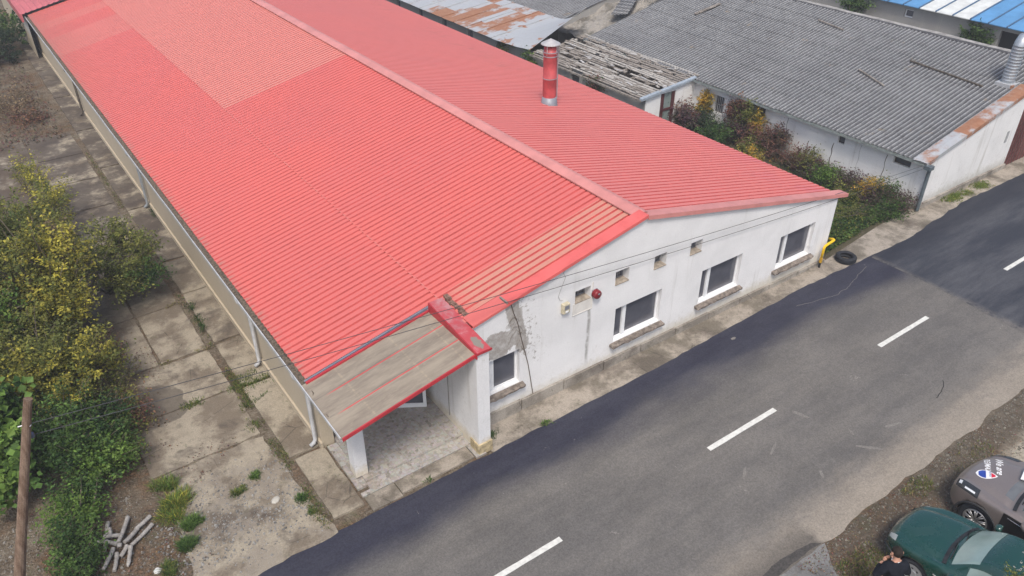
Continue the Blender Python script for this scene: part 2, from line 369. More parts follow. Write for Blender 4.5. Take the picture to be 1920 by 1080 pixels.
def m_canopy():
    m = NM('canopy_faded_sheet', .8, .25); x, y, z = m.xyz()
    n = m.noise(1.0, 5, .65, m.sc(None, (.6, 3.5, 1))); n2 = m.noise(12, 5, .7, m.sc(None, (.3, 1, 1)))
    c = m.mix(m.ss(n, .3, .7), (.32, .275, .215), (.21, .175, .14))
    c = m.mix(m.ss(n2, .45, .7, 0, .5), c, (.35, .30, .235))
    rows = m.ma('MAXIMUM', m.box(m.ma('ADD', x, m.ma('MULTIPLY', y, .03)), 5.02, 5.06, .012), m.ma('MAXIMUM', m.box(x, 5.98, 6.02, .012), m.box(x, 6.82, 6.86, .012)))
    c = m.mix(m.mul(rows, .4, m.ss(n2, .4, .65)), c, (.45, .37, .25))
    # red left in the shelter of the ribs
    for yy, x0 in ((12.62, 4.1), (11.95, 4.05)):
        c = m.mix(m.mul(m.box(y, yy - .012, yy + .012, .012), m.ss(x, x0, x0 + .3), m.ss(n, .1, .4, .5, 1)), c, (.50, .05, .06))
    m.col(c); return m.m
M = dict(
    ground=m_ground(), yard=m_yard(), pave=m_concrete('verge_concrete', (.34, .30, .25), (.17, .15, .12), .5).m, road=m_road(), newroad=m_newroad(),
    paint=simple('lane_paint', (.62, .62, .58), .7, .12, 9), wall=m_plaster(peel=True), wall2=m_plaster('shed_plaster', (.78, .78, .77), stain=.55, base=(.42, .41, .37)),
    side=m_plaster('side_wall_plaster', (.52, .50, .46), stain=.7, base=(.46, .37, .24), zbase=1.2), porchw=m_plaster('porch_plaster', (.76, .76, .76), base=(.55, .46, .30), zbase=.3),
    greyw=m_plaster('raw_concrete_wall', (.34, .33, .31), stain=.8, base=(.22, .21, .18)),
    plinth=m_concrete('plinth_concrete', (.36, .33, .29), (.24, .215, .185), .4).m, red=m_red(), groove=simple('red_groove_painted_shade', (.47, .085, .078), .5, .1, 2, .3), red2=m_red('red_flashing_metal', False),  # groove: darker red paints the shade of the recesses between the ribs
    pink=simple('sun_bleached_red_flashing', (.58, .235, .215), .45, .12, 1.2, .4), darkred=simple('deep_red_flashing', (.42, .035, .045), .45, .15, 2, .4),
    asb=m_asb(), rust=m_rust(), rust2=m_rust('rusty_verge', .02), galv=simple('galvanised_sheet', (.42, .46, .50), .4, .15, 3, .5, .5),
    dullwhite=simple('dull_white_pipe', (.50, .51, .52), .5, .15, 4), white=simple('white_pvc', (.78, .79, .80), .45, .05, 3), glass=m_glass('window_glass', (.06, .062, .075), .1, 1.7), sill=simple('crumbling_sill', (.20, .17, .145), .95, .45, 9, .2, 0, .02),
    dark=simple('dark_void', (.02, .02, .02), .95, .1), wood=simple('weathered_wood', (.24, .215, .19), .95, .35, 5, .15, 0, .01), woodd=simple('dark_timber', (.10, .085, .07), .95, .3, 5),
    debris=simple('gutter_debris', (.13, .105, .08), .95, .5, 16, .1, 0, .02), grey=simple('grey_metal', (.24, .25, .28), .5, .12, 4, .4, .2),
    tile=m_tiles(), canopy=m_canopy(), brick=simple('exposed_brick', (.22, .13, .10), .95, .5, 14, .1, 0, .02), yellow=simple('yellow_gas_paint', (.80, .50, .015), .45, .1, 6),
    rubber=simple('tyre_rubber', (.028, .03, .035), .8, .25, 12, .2, 0, 0, True), leaf=m_leaf('leaves'), bark=m_bark('bark', (.10, .08, .06), (.20, .17, .13)),
    pole=m_bark('pole_wood', (.13, .085, .06), (.24, .175, .13), 9), logm=m_bark('grey_log', (.30, .28, .255), (.42, .395, .365), 7), wire=simple('wire', (.06, .06, .065), .6, .1),
    blue=simple('blue_sheet', (.10, .27, .50), .5, .12, 1.5, .4), milky=simple('milky_panel', (.62, .64, .62), .5, .12, 2, .4), gate=m_bark('red_brown_boards', (.10, .03, .03), (.19, .075, .07), 2),
    siren=simple('siren_red', (.20, .022, .028), .35, .15, 5), meterc=simple('meter_cream', (.52, .47, .34), .6, .2, 8), rubble=m_concrete('rubble', (.30, .28, .25), (.16, .15, .13), .4).m,
)
# ================================================================== ground, road, slabs
g = MB(); g.quad((-400, -400, 0), (500, -400, 0), (500, 600, 0), (-400, 600, 0)); struct(g.build('ground', M['ground']))
def sheet(name, pts, z, mat, th=0):
    mb = MB()
    if th: mb.prism([(p[0], p[1], z - th) for p in pts], (0, 0, th))
    else: mb.poly([(p[0], p[1], z) for p in pts])
    return struct(mb.build(name, mat))
ed = ragged([(-25, 11.1), (2, 11.15), (8, 11.16), (13, 11.18), (19, 11.4), (24.5, 11.22), (29, 11.6), (36, 11.5), (90, 11.5)], .05)
ed = [p for p in ed if True]
# ragged() closes the loop; keep only the forward run
def ragline(pts, amp, step=.25, seed=0):
    r = ragged(pts, amp, step, seed); n = 0
    for a, b in zip(pts[:-1], pts[1:]): n += max(1, int((Vector(b) - Vector(a)).length / step))
    return r[:n] + [Vector(pts[-1])]
top = ragline([(-25, 11.1), (2, 11.15), (8, 11.16), (13, 11.18), (19, 11.4), (24.5, 11.22), (29, 11.6), (36, 11.5), (90, 11.5)], .06)
bot = ragline([(90, 4.95), (40, 4.95), (19.8, 4.98), (15, 5.02), (10.5, 5.0), (-25, 5.0)], .10, .2, 3)
mb = MB(); tp = [(p.x, p.y, .016) for p in top]; bt = [(p.x, p.y, .016) for p in bot]
mb.poly(tp[::-1] + bt[::-1]); struct(mb.build('road', M['road']))
seam = ragline([(22.53, 11.2), (22.58, 9), (22.44, 7.4), (22.35, 6.2), (22.3, 4.9)], .03, .2, 9)
tp2 = [(p.x, p.y, .024) for p in top if p.x > 22.6]; bt2 = [(p.x, p.y, .024) for p in bot if p.x > 22.4]
mb = MB(); mb.poly(([(p.x, p.y, .024) for p in seam[::-1]] + tp2 + bt2)[::-1]); struct(mb.build('road_new_asphalt', M['newroad']))
# side track joining at the lower edge (grey gravel asphalt)
tr = ragged([(8.0, 5.1), (11.55, 5.0), (11.25, 4.6), (10.6, 3.6), (9.5, 1), (3, 1), (4, 5.1)], .05)
trk = m_concrete('gravel_track', (.20, .20, .195), (.13, .13, .13), .3).m
sheet('side_track', [(p.x, p.y) for p in tr][::-1], .010, trk)
for i in range(-4, 8):
    x0 = 11.61 + 6.86 * i; zz = .021 if x0 < 22 else .030
    mb = MB(); pts = ragged([(x0, 8.195), (x0 + 2.4, 8.195), (x0 + 2.4, 8.325), (x0, 8.325)], .008, .1, i)
    mb.poly([(p.x, p.y, zz) for p in pts]); struct(mb.build('lane_marking', M['paint']))
# scuffs, filled spots and cracks in the asphalt
sc_pale = simple('asphalt_scuff', (.185, .175, .16), .95, .3, 30); sc_dark = simple('asphalt_damp', (.060, .056, .052), .8, .3, 20)
rq = random.Random(17)
for x_, y_, l_, w_, a_ in [(14.37, 7.77, .22, .06, 1.9), (15.94, 6.21, .26, .05, -.3), (14.87, 6.67, .13, .05, 1.2), (14.76, 6.09, .32, .045, -.8), (11.71, 7.27, .20, .05, .6), (13.12, 6.22, .12, .045, .9), (12.52, 8.35, .10, .045, 1.4), (15.44, 10.87, .09, .06, 0), (12.9, 7.4, .26, .04, .4)]:
    c_, s2 = math.cos(a_), math.sin(a_); q = [(x_ + u * c_ - v * s2, y_ + u * s2 + v * c_) for u, v in ((-l_, -w_ * .5), (0, -w_), (l_, -w_ * .4), (l_ * .8, w_ * .6), (0, w_ * .7), (-l_ * .9, w_ * .5))]
    sheet('asphalt_scuff', [(p.x, p.y) for p in ragged(q, .022, .03, x_)], .0195, sc_pale)
sheet('asphalt_damp', [(p.x, p.y) for p in ragged([(9.2, 5.02), (11.2, 5.05), (11.5, 5.02), (11.3, 5.16), (10.6, 5.24), (9.4, 5.2)], .05, .08, 3)], .0195, sc_dark)
mb = MB(); pts = ragline([(18.5, 6.43), (18.3, 6.28), (18.05, 6.2), (17.72, 6.14)], .03, .05, 5); mb.tube([(p.x, p.y, .017) for p in pts], .009, 4); struct(mb.build('asphalt_crack', M['dark']))
mb = MB(); pts = ragline([(21.9, 11.0), (20.2, 10.55), (19.3, 10.6), (18.2, 10.85)], .07, .08, 6); mb.tube([(p.x, p.y, .012) for p in pts], .009, 4); struct(mb.build('asphalt_crack', sc_pale))
# pavement strip along the wall
pts = [(p.x, p.y - .05) for p in top if 7.4 < p.x < 40]
pv = [(7.4, 12.05)] + [(7.4, 11.1)] + pts + [(40, 12.35), (26.85, 12.45), (24.6, 12.35), (21.2, 12.0)]
sheet('pavement', pv, .012, M['pave'])
# yard slabs
mb = MB(); rs = random.Random(3)
def slab(x0, x1, y0, y1, z, amp=.035, th=.05, name=None):
    pts = ragged([(x0, y0), (x1, y0), (x1, y1), (x0, y1)], amp, .18, rs.random() * 50)
    dz = rs.uniform(-.008, .008)
    mb.prism([(p.x, p.y, z - th + dz) for p in pts], (0, 0, th))
for ya, yb in [(11.45, 13.62), (13.7, 16.8), (16.88, 19.05), (19.12, 22.1), (22.17, 24.35), (24.42, 28.78), (28.85, 33.2), (33.3, 37.9), (38, 43), (43.1, 48), (48.1, 56)]:
    slab(3.42 if ya > 13.6 else 3.5, 4.24 if ya > 13.6 else 4.22, ya + .02, yb - .02, .05)
ys = [14.9, 16.95, 19.0, 21.7, 24.3, 27.1, 29.8, 32.5, 35.3, 38.1]
for a, b in zip(ys[:-1], ys[1:]):
    xs = [-1.9, .35, 1.92, 3.2] if a < 22 else [-1.2, 1.35, 3.2]
    if a < 19: xs = [.6, 3.2]
    for c, d in zip(xs[:-1], xs[1:]): slab(c + .03, d - .03, a + .035, b - .035, .03)
struct(mb.build('yard_slab', M['yard']))
ap = ragged([(.9, 14.87), (.75, 13.2), (.5, 11.05), (3.45, 11.12), (3.3, 12.2), (3.18, 14.85)], .12, .2, 77)
sheet('yard_apron', [(p.x, p.y) for p in ap], .022, M['yard'])
rs = random.Random(5)

# ================================================================== red roofed building
X0, X1, XR, YF, YE = 4.2, 21.0, 12.6, 12.0, 52.0
def ztop(x): return 2.37 + .2225 * (x - X0) if x < XR else 2.37 + .2225 * (X1 - x)
B = thing('red_roofed_warehouse', (12.6, 12, 0), 'long white plastered hall under a bright red ribbed metal roof beside the road', 'building')
def facade(mb, y, u0, u1, zt, ops, extra=(), z0=0.0, axis='y', sgn=-1, depth=.2, mi=0, mir=0):
    us = sorted(set([u0, u1] + [q for o in ops for q in o[:2]] + list(extra)))
    P = (lambda u, z, d=0: (u, y - sgn * d, z)) if axis == 'y' else (lambda u, z, d=0: (y - sgn * d, u, z))
    for a, b in zip(us[:-1], us[1:]):
        cur = z0
        for o in sorted([o for o in ops if o[0] < b - 1e-6 and o[1] > a + 1e-6], key=lambda o: o[2]):
            mb.quad(P(a, cur), P(b, cur), P(b, o[2]), P(a, o[2]), mi); cur = o[3]
        mb.quad(P(a, cur), P(b, cur), P(b, zt(b)), P(a, zt(a)), mi)
    for o in ops:
        a, b, c, d = o[:4]; dp = o[4] if len(o) > 4 else depth
        mb.quad(P(a, c), P(a, c, dp), P(a, d, dp), P(a, d), mir); mb.quad(P(b, c), P(b, d), P(b, d, dp), P(b, c, dp), mir)
        mb.quad(P(a, d), P(a, d, dp), P(b, d, dp), P(b, d), mir); mb.quad(P(a, c), P(b, c), P(b, c, dp), P(a, c, dp), mir)
WIN = [(7.72, 8.78, .92, 1.93), (11.84, 13.50, .78, 1.84), (15.05, 16.72, .72, 1.82), (18.43, 20.08, .64, 1.78)]
VEN = [(10.44, 10.93, 2.58, 2.92), (11.74, 12.20, 2.62, 3.0), (13.08, 13.52, 2.60, 2.98), (14.42, 14.86, 2.56, 2.92)]
mb = MB(); facade(mb, YF, 7.42, X1, ztop, [w + (.13,) for w in WIN] + [v + (.3,) for v in VEN], (XR, 8.5))
mb.quad((X1, YF, 0), (X1, YE, 0), (X1, YE, ztop(X1)), (X1, YF, ztop(X1)))
mb.poly([(X1, YE, 0), (X0, YE, 0), (X0, YE, ztop(X0)), (XR, YE, ztop(XR)), (X1, YE, ztop(X1))])
mb.build('wall', M['wall'], B)
# side wall along the yard: plastered, with shallow pilasters
mb = MB(); mb.quad((X0, YE, 0), (X0, 13.6, 0), (X0, 13.6, 2.3), (X0, YE, 2.3)); mb.quad((X0, 13.6, 0), (4.5, 13.6, 0), (4.5, 13.6, 2.35), (X0, 13.6, 2.35)); mb.quad((4.5, 13.6, 0), (4.5, 15.6, 0), (4.5, 15.6, 2.35), (4.5, 13.6, 2.35))
mb.box(X0 - .05, X0, 13.55, YE, .0, .22)
w_ = mb.build('side_wall', M['side'], B)
# porch recess walls, back wall with door
mb = MB()
mb.box(7.1, 7.43, 11.28, 12.0, .0, 3.02); mb.box(7.1, 7.3, 12.0, 15.6, 0, 3.0)
mb.hexa([(4.5, 15.6, 0), (7.1, 15.6, 0), (7.1, 15.75, 0), (4.5, 15.75, 0)], [(4.5, 15.6, 2.3), (7.1, 15.6, 2.85), (7.1, 15.75, 2.85), (4.5, 15.75, 2.3)])
mb.build('porch_wall', M['porchw'], B)
mb = MB(); mb.box(7.07, 7.46, 11.24, 11.62, 0, .32); mb.build('pier_base', simple('ochre_stone', (.44, .36, .22), .9, .35, 8, .2, 0, .01), B, bevel=.01)
mb = MB(); mb.box(7.085, 7.1, 12.55, 12.575, .3, 2.6); mb.build('wall_joint', simple('grey_joint', (.30, .29, .27), .9), B)
# plinth
mb = MB(); x = 7.46
k = 0
while x < 21.02:
    x2 = min(x + 1.35, 21.03); h = .36 - .018 * (x - 7.5); mb.box(x + .016, x2 - .016, 11.93, 12.0, 0, max(.12, h)); x = x2
mb.build('plinth', M['plinth'], B, bevel=.008)
# windows
def window(y, o, left_sash, P, curtain=False, nm='window'):
    a, b, c, d = o; yy = y + .115
    fr = MB(); t = .055
    fr.box(a, b, yy, yy + .06, c, c + t); fr.box(a, b, yy, yy + .06, d - t, d); fr.box(a, a + t, yy, yy + .06, c + t, d - t); fr.box(b - t, b, yy, yy + .06, c + t, d - t)
    m_ = a + left_sash; fr.box(m_ - .05, m_ + .07, yy - .02, yy + .055, c + t, d - t)
    fr.box(m_ - .012, m_ - .004, yy - .035, yy - .02, (c + d) / 2 - .06, (c + d) / 2 + .06)
    f = fr.build(nm, M['white'], P, bevel=.006)
    pb = MB(); pb.quad((a + t, yy + .03, c + t), (m_ - .05, yy + .03, c + t), (m_ - .05, yy + .03, d - t), (a + t, yy + .03, d - t)); pb.quad((m_ + .07, yy + .03, c + t), (b - t, yy + .03, c + t), (b - t, yy + .03, d - t), (m_ + .07, yy + .03, d - t))
    pb.build('pane', M['glass'], f)
    sl = MB(); n = 14; rr = random.Random(int(a * 10)); L = (b - a + .22)
    def fn(u, v):
        xx = a - .12 + L * u; pr = .15 + .022 * rr.uniform(-1, 1)
        return [(xx, y - pr, c - .11), (xx, y - pr, c - .05 + .012 * rr.random()), (xx, y + .10, c - .004), (xx, y + .10, c - .11)][int(round(v * 3))]
    sl.grid(n, 3, fn); pts = [(a - .12, y - .14, c - .11), (a - .12, y - .14, c - .05), (a - .12, y + .1, c - .01), (a - .12, y + .1, c - .11)]; sl.poly(pts); sl.poly([(p[0] + L, p[1], p[2]) for p in pts][::-1])
    sl.build('sill', M['sill'], f)
window(YF, WIN[0], .30, B); [window(YF, o, .40, B) for o in WIN[1:]]
for i, o in enumerate(VEN):
    a, b, c, d = o; mb = MB(); y = YF + .22
    mb.box(a, b, y, y + .04, c, c + .03); mb.box(a, b, y, y + .04, d - .03, d); mb.box(a, a + .03, y, y + .04, c, d); mb.box(b - .03, b, y, y + .04, c, d); mb.box(a + (b - a) * .55, a + (b - a) * .6, y, y + .04, c, d)
    f = mb.build('vent_window', M['grey'], B)
    mb = MB(); mb.quad((a, y + .03, c), (b, y + .03, c), (b, y + .03, d), (a, y + .03, d)); mb.build('pane', M['glass'], f)
    mb = MB(); mb.box(a, b, YF - .02, YF + .22, c - .02, c + .006); mb.build('sill', simple('dusty_sill', (.36, .31, .25), .95, .3, 8), f)
mb = MB(); mb.box(10.38, 10.985, 11.988, 12.0, 2.24, 2.56); mb.box(10.37, 11.0, 11.978, 12.0, 2.225, 2.24); mb.box(10.985, 11.0, 11.978, 12.0, 2.24, 3.0)
mb.build('plaster_patch', simple('patch_plaster', (.66, .64, .60), .9, .08, 4), B)
mb = MB(); mb.tube([(8.51, 11.985, 3.38), (8.6, 11.985, 3.05), (8.71, 11.985, 2.74), (8.83, 11.985, 2.2), (9.03, 11.985, 1.36), (9.12, 11.985, .8), (9.2, 11.985, .3)], .011, 5)
mb.build('leaning_cable', simple('rusty_cable', (.12, .095, .08), .9, .4, 20), B)
mb = MB(); mb.tube([(10.14, 11.985, 3.72), (10.02, 11.985, 3.62), (10.1, 11.985, 3.48), (9.98, 11.985, 3.2), (9.90, 11.985, 3.0), (9.96, 11.985, 2.86), (10.05, 11.985, 2.84)], .006, 4); mb.build('cable', simple('grey_wire', (.35, .34, .32), .8), B)
# ---- ribbed roof
PIT = .205
def ribbed(mb, xa, za, xb, zb, y0, y1, nx=1, pit=PIT, h=.036, drop=0):
    prof = [(0, 0), (.66, 0), (.73, -1), (.92, -1), (1.0, 0)]
    ys = []; y = y0
    while y < y1:
        for u, q in prof[:-1]:
            if y + u * pit < y1: ys.append((y + u * pit, q * h))
        y += pit
    ys.append((y1, 0)); n = len(ys) - 1
    def fn(u, v):
        yy, q = ys[int(round(v * n))]; x_ = xa + (xb - xa) * u
        sag = .008 * mnoise.noise(Vector((x_ * .25, yy * .18, 2)))
        return (x_, yy, za + (zb - za) * u + q + sag)
    mb.grid(nx, n, fn, mi=lambda i, j: 1 if j % 4 in (1, 2, 3) else 0)
s_ = .2225
mb = MB(); ribbed(mb, XR, 4.30, 7.42, 4.30 - s_ * (XR - 7.42), 12.2, 50.4, 6)
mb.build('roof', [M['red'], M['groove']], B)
mb = MB(); ribbed(mb, 7.46, 4.285 - s_ * (XR - 7.46), 4.02, 4.285 - s_ * (XR - 4.02), 13.38, 50.4, 4); mb.build('roof', [M['red'], M['groove']], B)
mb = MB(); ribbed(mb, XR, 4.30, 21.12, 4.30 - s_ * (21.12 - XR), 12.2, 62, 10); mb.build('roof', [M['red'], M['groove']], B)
# rear part of the hall: panels laid the other way
mb = MB()
def fn(u, v):
    x_ = 3.75 + (XR - 3.75) * u; k = int(round(u * 120)) % 4; return (x_, 50.36 + 14 * v, 2.445 + s_ * (x_ - 3.75) + (.03 if k == 3 else 0))
mb.grid(120, 4, fn); mb.box(3.68, 3.78, 50.36, 64.5, 2.05, 2.47); mb.build('rear_roof', simple('rear_red_sheet', (.50, .13, .14), .5, .15, .8), B)
mb = MB(); mb.quad((3.9, 64, 0), (3.9, 50.4, 0), (3.9, 50.4, 2.4), (3.9, 64, 2.4)); mb.build('rear_wall', M['side'], B)
# ridge cap, verge flashings
mb = MB()
mb.poly([(XR - .24, 12.1, 4.315), (XR - .02, 12.1, 4.375), (XR - .02, 62, 4.375), (XR - .24, 62, 4.315)][::-1]); mb.poly([(XR - .02, 12.1, 4.375), (XR + .05, 12.1, 4.378), (XR + .05, 62, 4.378), (XR - .02, 62, 4.375)][::-1])
mb.poly([(XR + .05, 12.1, 4.378), (XR + .17, 12.1, 4.335), (XR + .17, 62, 4.335), (XR + .05, 62, 4.378)][::-1]); mb.poly([(XR - .24, 12.1, 4.315), (XR - .24, 62, 4.315), (XR - .24, 62, 4.28), (XR - .24, 12.1, 4.28)][::-1])
mb.build('ridge_cap', M['pink'], B)
def verge(mb, xa, xb, ya, yb, up, lip=.09, mi=0):
    za, zb = [(4.30 - s_ * abs(x_ - XR)) + up for x_ in (xa, xb)]
    mb.hexa([(xa, ya, za - .03), (xb, ya, zb - .03), (xb, yb, zb - .03), (xa, yb, za - .03)], [(xa, ya, za), (xb, ya, zb), (xb, yb, zb), (xa, yb, za)], mi)
    mb.hexa([(xa, ya - .02, za - lip - .03), (xb, ya - .02, zb - lip - .03), (xb, ya, zb - lip - .03), (xa, ya, za - lip - .03)], [(xa, ya - .02, za + .003), (xb, ya - .02, zb + .003), (xb, ya, zb + .003), (xa, ya, za + .003)], mi)
mb = MB(); verge(mb, XR, 21.38, 11.93, 12.24, .06, .085); mb.build('verge_flashing', M['pink'], B)
mb = MB(); verge(mb, 8.42, XR, 11.93, 12.26, .085, .05); mb.build('verge_flashing', simple('mid_red_flashing', (.66, .13, .12), .45, .12, 1.5, .4), B)
mb = MB(); verge(mb, 7.46, 8.46, 11.95, 12.35, .035, .03); mb.build('verge_flashing', M['red2'], B)
mb = MB(); z_ = 4.30 - s_ * (XR - 8.42); mb.box(8.385, 8.42, 11.95, 12.25, z_ - .03, z_ + .08); mb.build('flashing_end', M['wood'], B)
# ---- canopy over the porch
cz = lambda x_: 2.30 + .2085 * (x_ - 3.82)
mb = MB(); 
def fn(u, v):
    x_ = 3.86 + (7.1 - 3.86) * u; y_ = 11.3 + 2.0 * v; k = int(round(v * 30)); return (x_, y_, cz(x_) + (.016 if k in (10, 20) else 0))
mb.grid(8, 30, fn); mb.build('canopy', M['canopy'], B)
mb = MB(); mb.hexa([(3.9, 11.31, cz(3.9) - .1), (7.1, 11.31, cz(7.1) - .1), (7.1, 13.3, cz(7.1) - .1), (3.9, 13.3, cz(3.9) - .1)], [(3.9, 11.31, cz(3.9) - .012), (7.1, 11.31, cz(7.1) - .012), (7.1, 13.3, cz(7.1) - .012), (3.9, 13.3, cz(3.9) - .012)]); mb.build('canopy_soffit', M['white'], B)
def bar(mb, xa, xb, y0, y1, dz0, dz1, mi=0): mb.hexa([(xa, y0, cz(xa) + dz0), (xb, y0, cz(xb) + dz0), (xb, y1, cz(xb) + dz0), (xa, y1, cz(xa) + dz0)], [(xa, y0, cz(xa) + dz1), (xb, y0, cz(xb) + dz1), (xb, y1, cz(xb) + dz1), (xa, y1, cz(xa) + dz1)], mi)
mb = MB(); bar(mb, 3.9, 7.12, 11.27, 11.305, -.07, .012); mb.build('canopy_edging', M['darkred'], B)
mb = MB(); bar(mb, 3.98, 7.1, 13.24, 13.29, -.02, .045); mb.build('canopy_upstand', M['darkred'], B)
mb = MB()
def ctop(y_): return 3.04 + .10 * (y_ - 11.25)
mb.hexa([(7.08, 11.24, 2.88), (7.11, 11.24, 2.88), (7.11, 13.25, 2.95), (7.08, 13.25, 2.95)], [(7.08, 11.24, ctop(11.25)), (7.11, 11.24, ctop(11.25)), (7.11, 13.25, ctop(13.25)), (7.08, 13.25, ctop(13.25))])
mb.hexa([(7.08, 11.22, ctop(11.25) - .045), (7.48, 11.22, ctop(11.25) - .045), (7.48, 11.24, ctop(11.25) - .045), (7.08, 11.24, ctop(11.25) - .045)], [(7.08, 11.22, ctop(11.25) + .004), (7.48, 11.22, ctop(11.25) + .004), (7.48, 11.24, ctop(11.25) + .004), (7.08, 11.24, ctop(11.25) + .004)])
mb.build('parapet_edging', M['darkred'], B)
pm = NM('parapet_cover', .5, .4); x, y, z = pm.xyz(); n = pm.noise(2.5, 5, .7)
e = pm.ma('ADD', pm.ma('ADD', pm.ma('POWER', pm.ma('DIVIDE', pm.ma('SUBTRACT', x, 7.3), .12), 2), pm.ma('POWER', pm.ma('DIVIDE', pm.ma('SUBTRACT', y, 11.55), .24), 2)), pm.ma('MULTIPLY', pm.noise(5, 6, .75), 3.4))
cc = pm.mix(pm.ss(n, .45, .65), (.46, .07, .08), (.52, .20, .21)); cc = pm.mix(pm.ss(e, 2.5, 2.4), cc, (.24, .215, .18)); cc = pm.mix(pm.mul(pm.ss(y, 12.1, 12.2), pm.ss(n, .4, .6), .3), cc, (.3, .22, .22)); pm.col(cc)
mb = MB(); mb.hexa([(7.11, 11.24, 2.97), (7.46, 11.24, 2.97), (7.46, 13.25, 3.0), (7.11, 13.25, 3.0)], [(7.11, 11.24, ctop(11.25)), (7.46, 11.24, ctop(11.25)), (7.46, 13.25, ctop(13.25)), (7.11, 13.25, ctop(13.25))]); mb.build('parapet_cover', pm.m, B)
mb = MB(); rr = random.Random(4)
for i in range(9):
    y_ = 12.3 + i * .115; zt = 4.30 - s_ * (XR - 7.6) - .02; mb.box(7.52 + rr.uniform(-.02, .02), 7.64, y_, y_ + .10, zt - .12, zt + rr.uniform(.02, .09))
mb.box(7.465, 7.62, 12.25, 13.36, 2.9, zt - .08)
mb.build('broken_brick', M['brick'], B)
mb = MB(); zr = lambda x_: 4.30 - s_ * (XR - x_)
mb.hexa([(3.98, 13.33, cz(3.98)), (7.52, 13.33, cz(7.52)), (7.52, 13.37, cz(7.52)), (3.98, 13.37, cz(3.98))], [(3.98, 13.33, zr(3.98) - .02), (7.52, 13.33, zr(7.52) - .02), (7.52, 13.37, zr(7.52) - .02), (3.98, 13.37, zr(3.98) - .02)]); mb.build('grey_fascia', simple('blue_grey_fascia', (.20, .20, .25), .7), B)
# column, porch floor, steps, door
mb = MB(); mb.box(4.38, 4.68, 12.16, 12.46, .13, cz(4.5) - .1); mb.build('column', M['porchw'], B, bevel=.012)
mb = MB(); mb.box(4.52, 7.1, 11.98, 15.6, -.02, .13); mb.box(4.28, 4.52, 11.92, 13.55, -.02, .06); mb.box(4.52, 7.1, 11.78, 11.98, -.02, .06)
mb.box(4.28, 7.1, 11.66, 11.92 - .14, -.02, .055); mb.box(6.98, 7.25, 11.2, 11.66, -.02, .05)
mb.build('porch_floor', M['tile'], B)
mb = MB(); mb.box(5.05, 6.95, 11.26, 11.65, -.02, .045); mb.box(4.3, 5.03, 11.2, 11.65, -.02, .03); mb.build('entrance_slab', M['pave'], B)
mb = MB(); mb.tube([(4.25, 11.2, .03), (7.1, 11.16, .03)], .03, 6); 
def door_leaf(P, x0, y0, ang, w=.85, h=2.05):
    Mx = Matrix.Translation((x0, y0, .14)) @ Matrix.Rotation(ang, 4, 'Z'); mb = MB(); t = .08
    for a in ((0, t, 0, h), (w - t, w, 0, h), (t, w - t, 0, t * 1.6), (t, w - t, h - t, h), (t, w - t, h * .42, h * .42 + t)): mb.box(a[0], a[1], 0, .05, a[2], a[3], 0, Mx)
    d = mb.build('door', M['white'], P, bevel=.006)
    mb = MB(); mb.box(t, w - t, .02, .03, t * 1.6, h - t, 0, Mx); mb.build('pane', M['glass'], d)
    mb = MB(); mb.tube([Mx @ Vector((w - .05, -.05, 1.0)), Mx @ Vector((w - .18, -.05, 1.0))], .012, 6); mb.build('handle', M['grey'], d)
door_leaf(B, 6.15, 13.75, R(-32)); 
# dry vine stems straggling over the plaster by the leaning cable
mb = MB(); rr = random.Random(6)
for k in range(16):
    z_ = rr.uniform(1.6, 3.25); x_ = 8.5 + .235 * (3.35 - z_); p = [(x_, 11.985, z_)]; dx = rr.choice([-1, 1, 1]) * rr.uniform(.02, .07)
    for j in range(rr.randint(2, 5)): p.append((p[-1][0] + dx + rr.uniform(-.03, .03), 11.985, p[-1][2] - rr.uniform(-.04, .12)))
    mb.tube(p, [.004] * (len(p) - 1) + [.002], 4)
mb.build('dry_vine', simple('dry_vine_stem', (.22, .19, .155), .95), B)
# gutter, debris bed, downpipes
mb = MB(); rr = random.Random(8)
def fn(u, v):
    y_ = 11.3 + (50.3 - 11.3) * u; xx = 3.86 + .012 * mnoise.noise(Vector((y_ * .5, 0, 0))); q = [(0, .0), (0, .07), (.02, .07), (.02, .0)][int(round(v * 3))]
    return (xx + q[0], y_, 2.27 + q[1])
mb.grid(90, 3, fn); mb.box(3.88, 4.2, 13.5, 50.3, 2.24, 2.27); mb.build('gutter', M['dullwhite'], B)
mb = MB()
def fn(u, v):
    y_ = 11.35 + 38.9 * u; k = mnoise.noise(Vector((y_ * 5, v * 3, 1))); return (3.885 + .20 * v + (.02 * k if 0 < v < 1 else 0), y_, 2.305 + .035 * max(-.4, k) + .03 * v)
mb.grid(500, 4, fn); mb.build('gutter_debris', M['debris'], B)
for y_, mt in ((13.75, 'dullwhite'), (17.4, 'dullwhite'), (28.6, 'galv'), (39.8, 'darkpipe')):
    mb = MB(); mb.tube([(3.9, y_ + .1, 2.28), (3.92, y_ + .1, 2.15), (4.1, y_, 1.95), (4.1, y_, .25), (4.06, y_, .16), (3.96, y_, .1)], .05, 10)
    mb.build('downpipe', M.get(mt, M['woodd']), B, smooth=True)
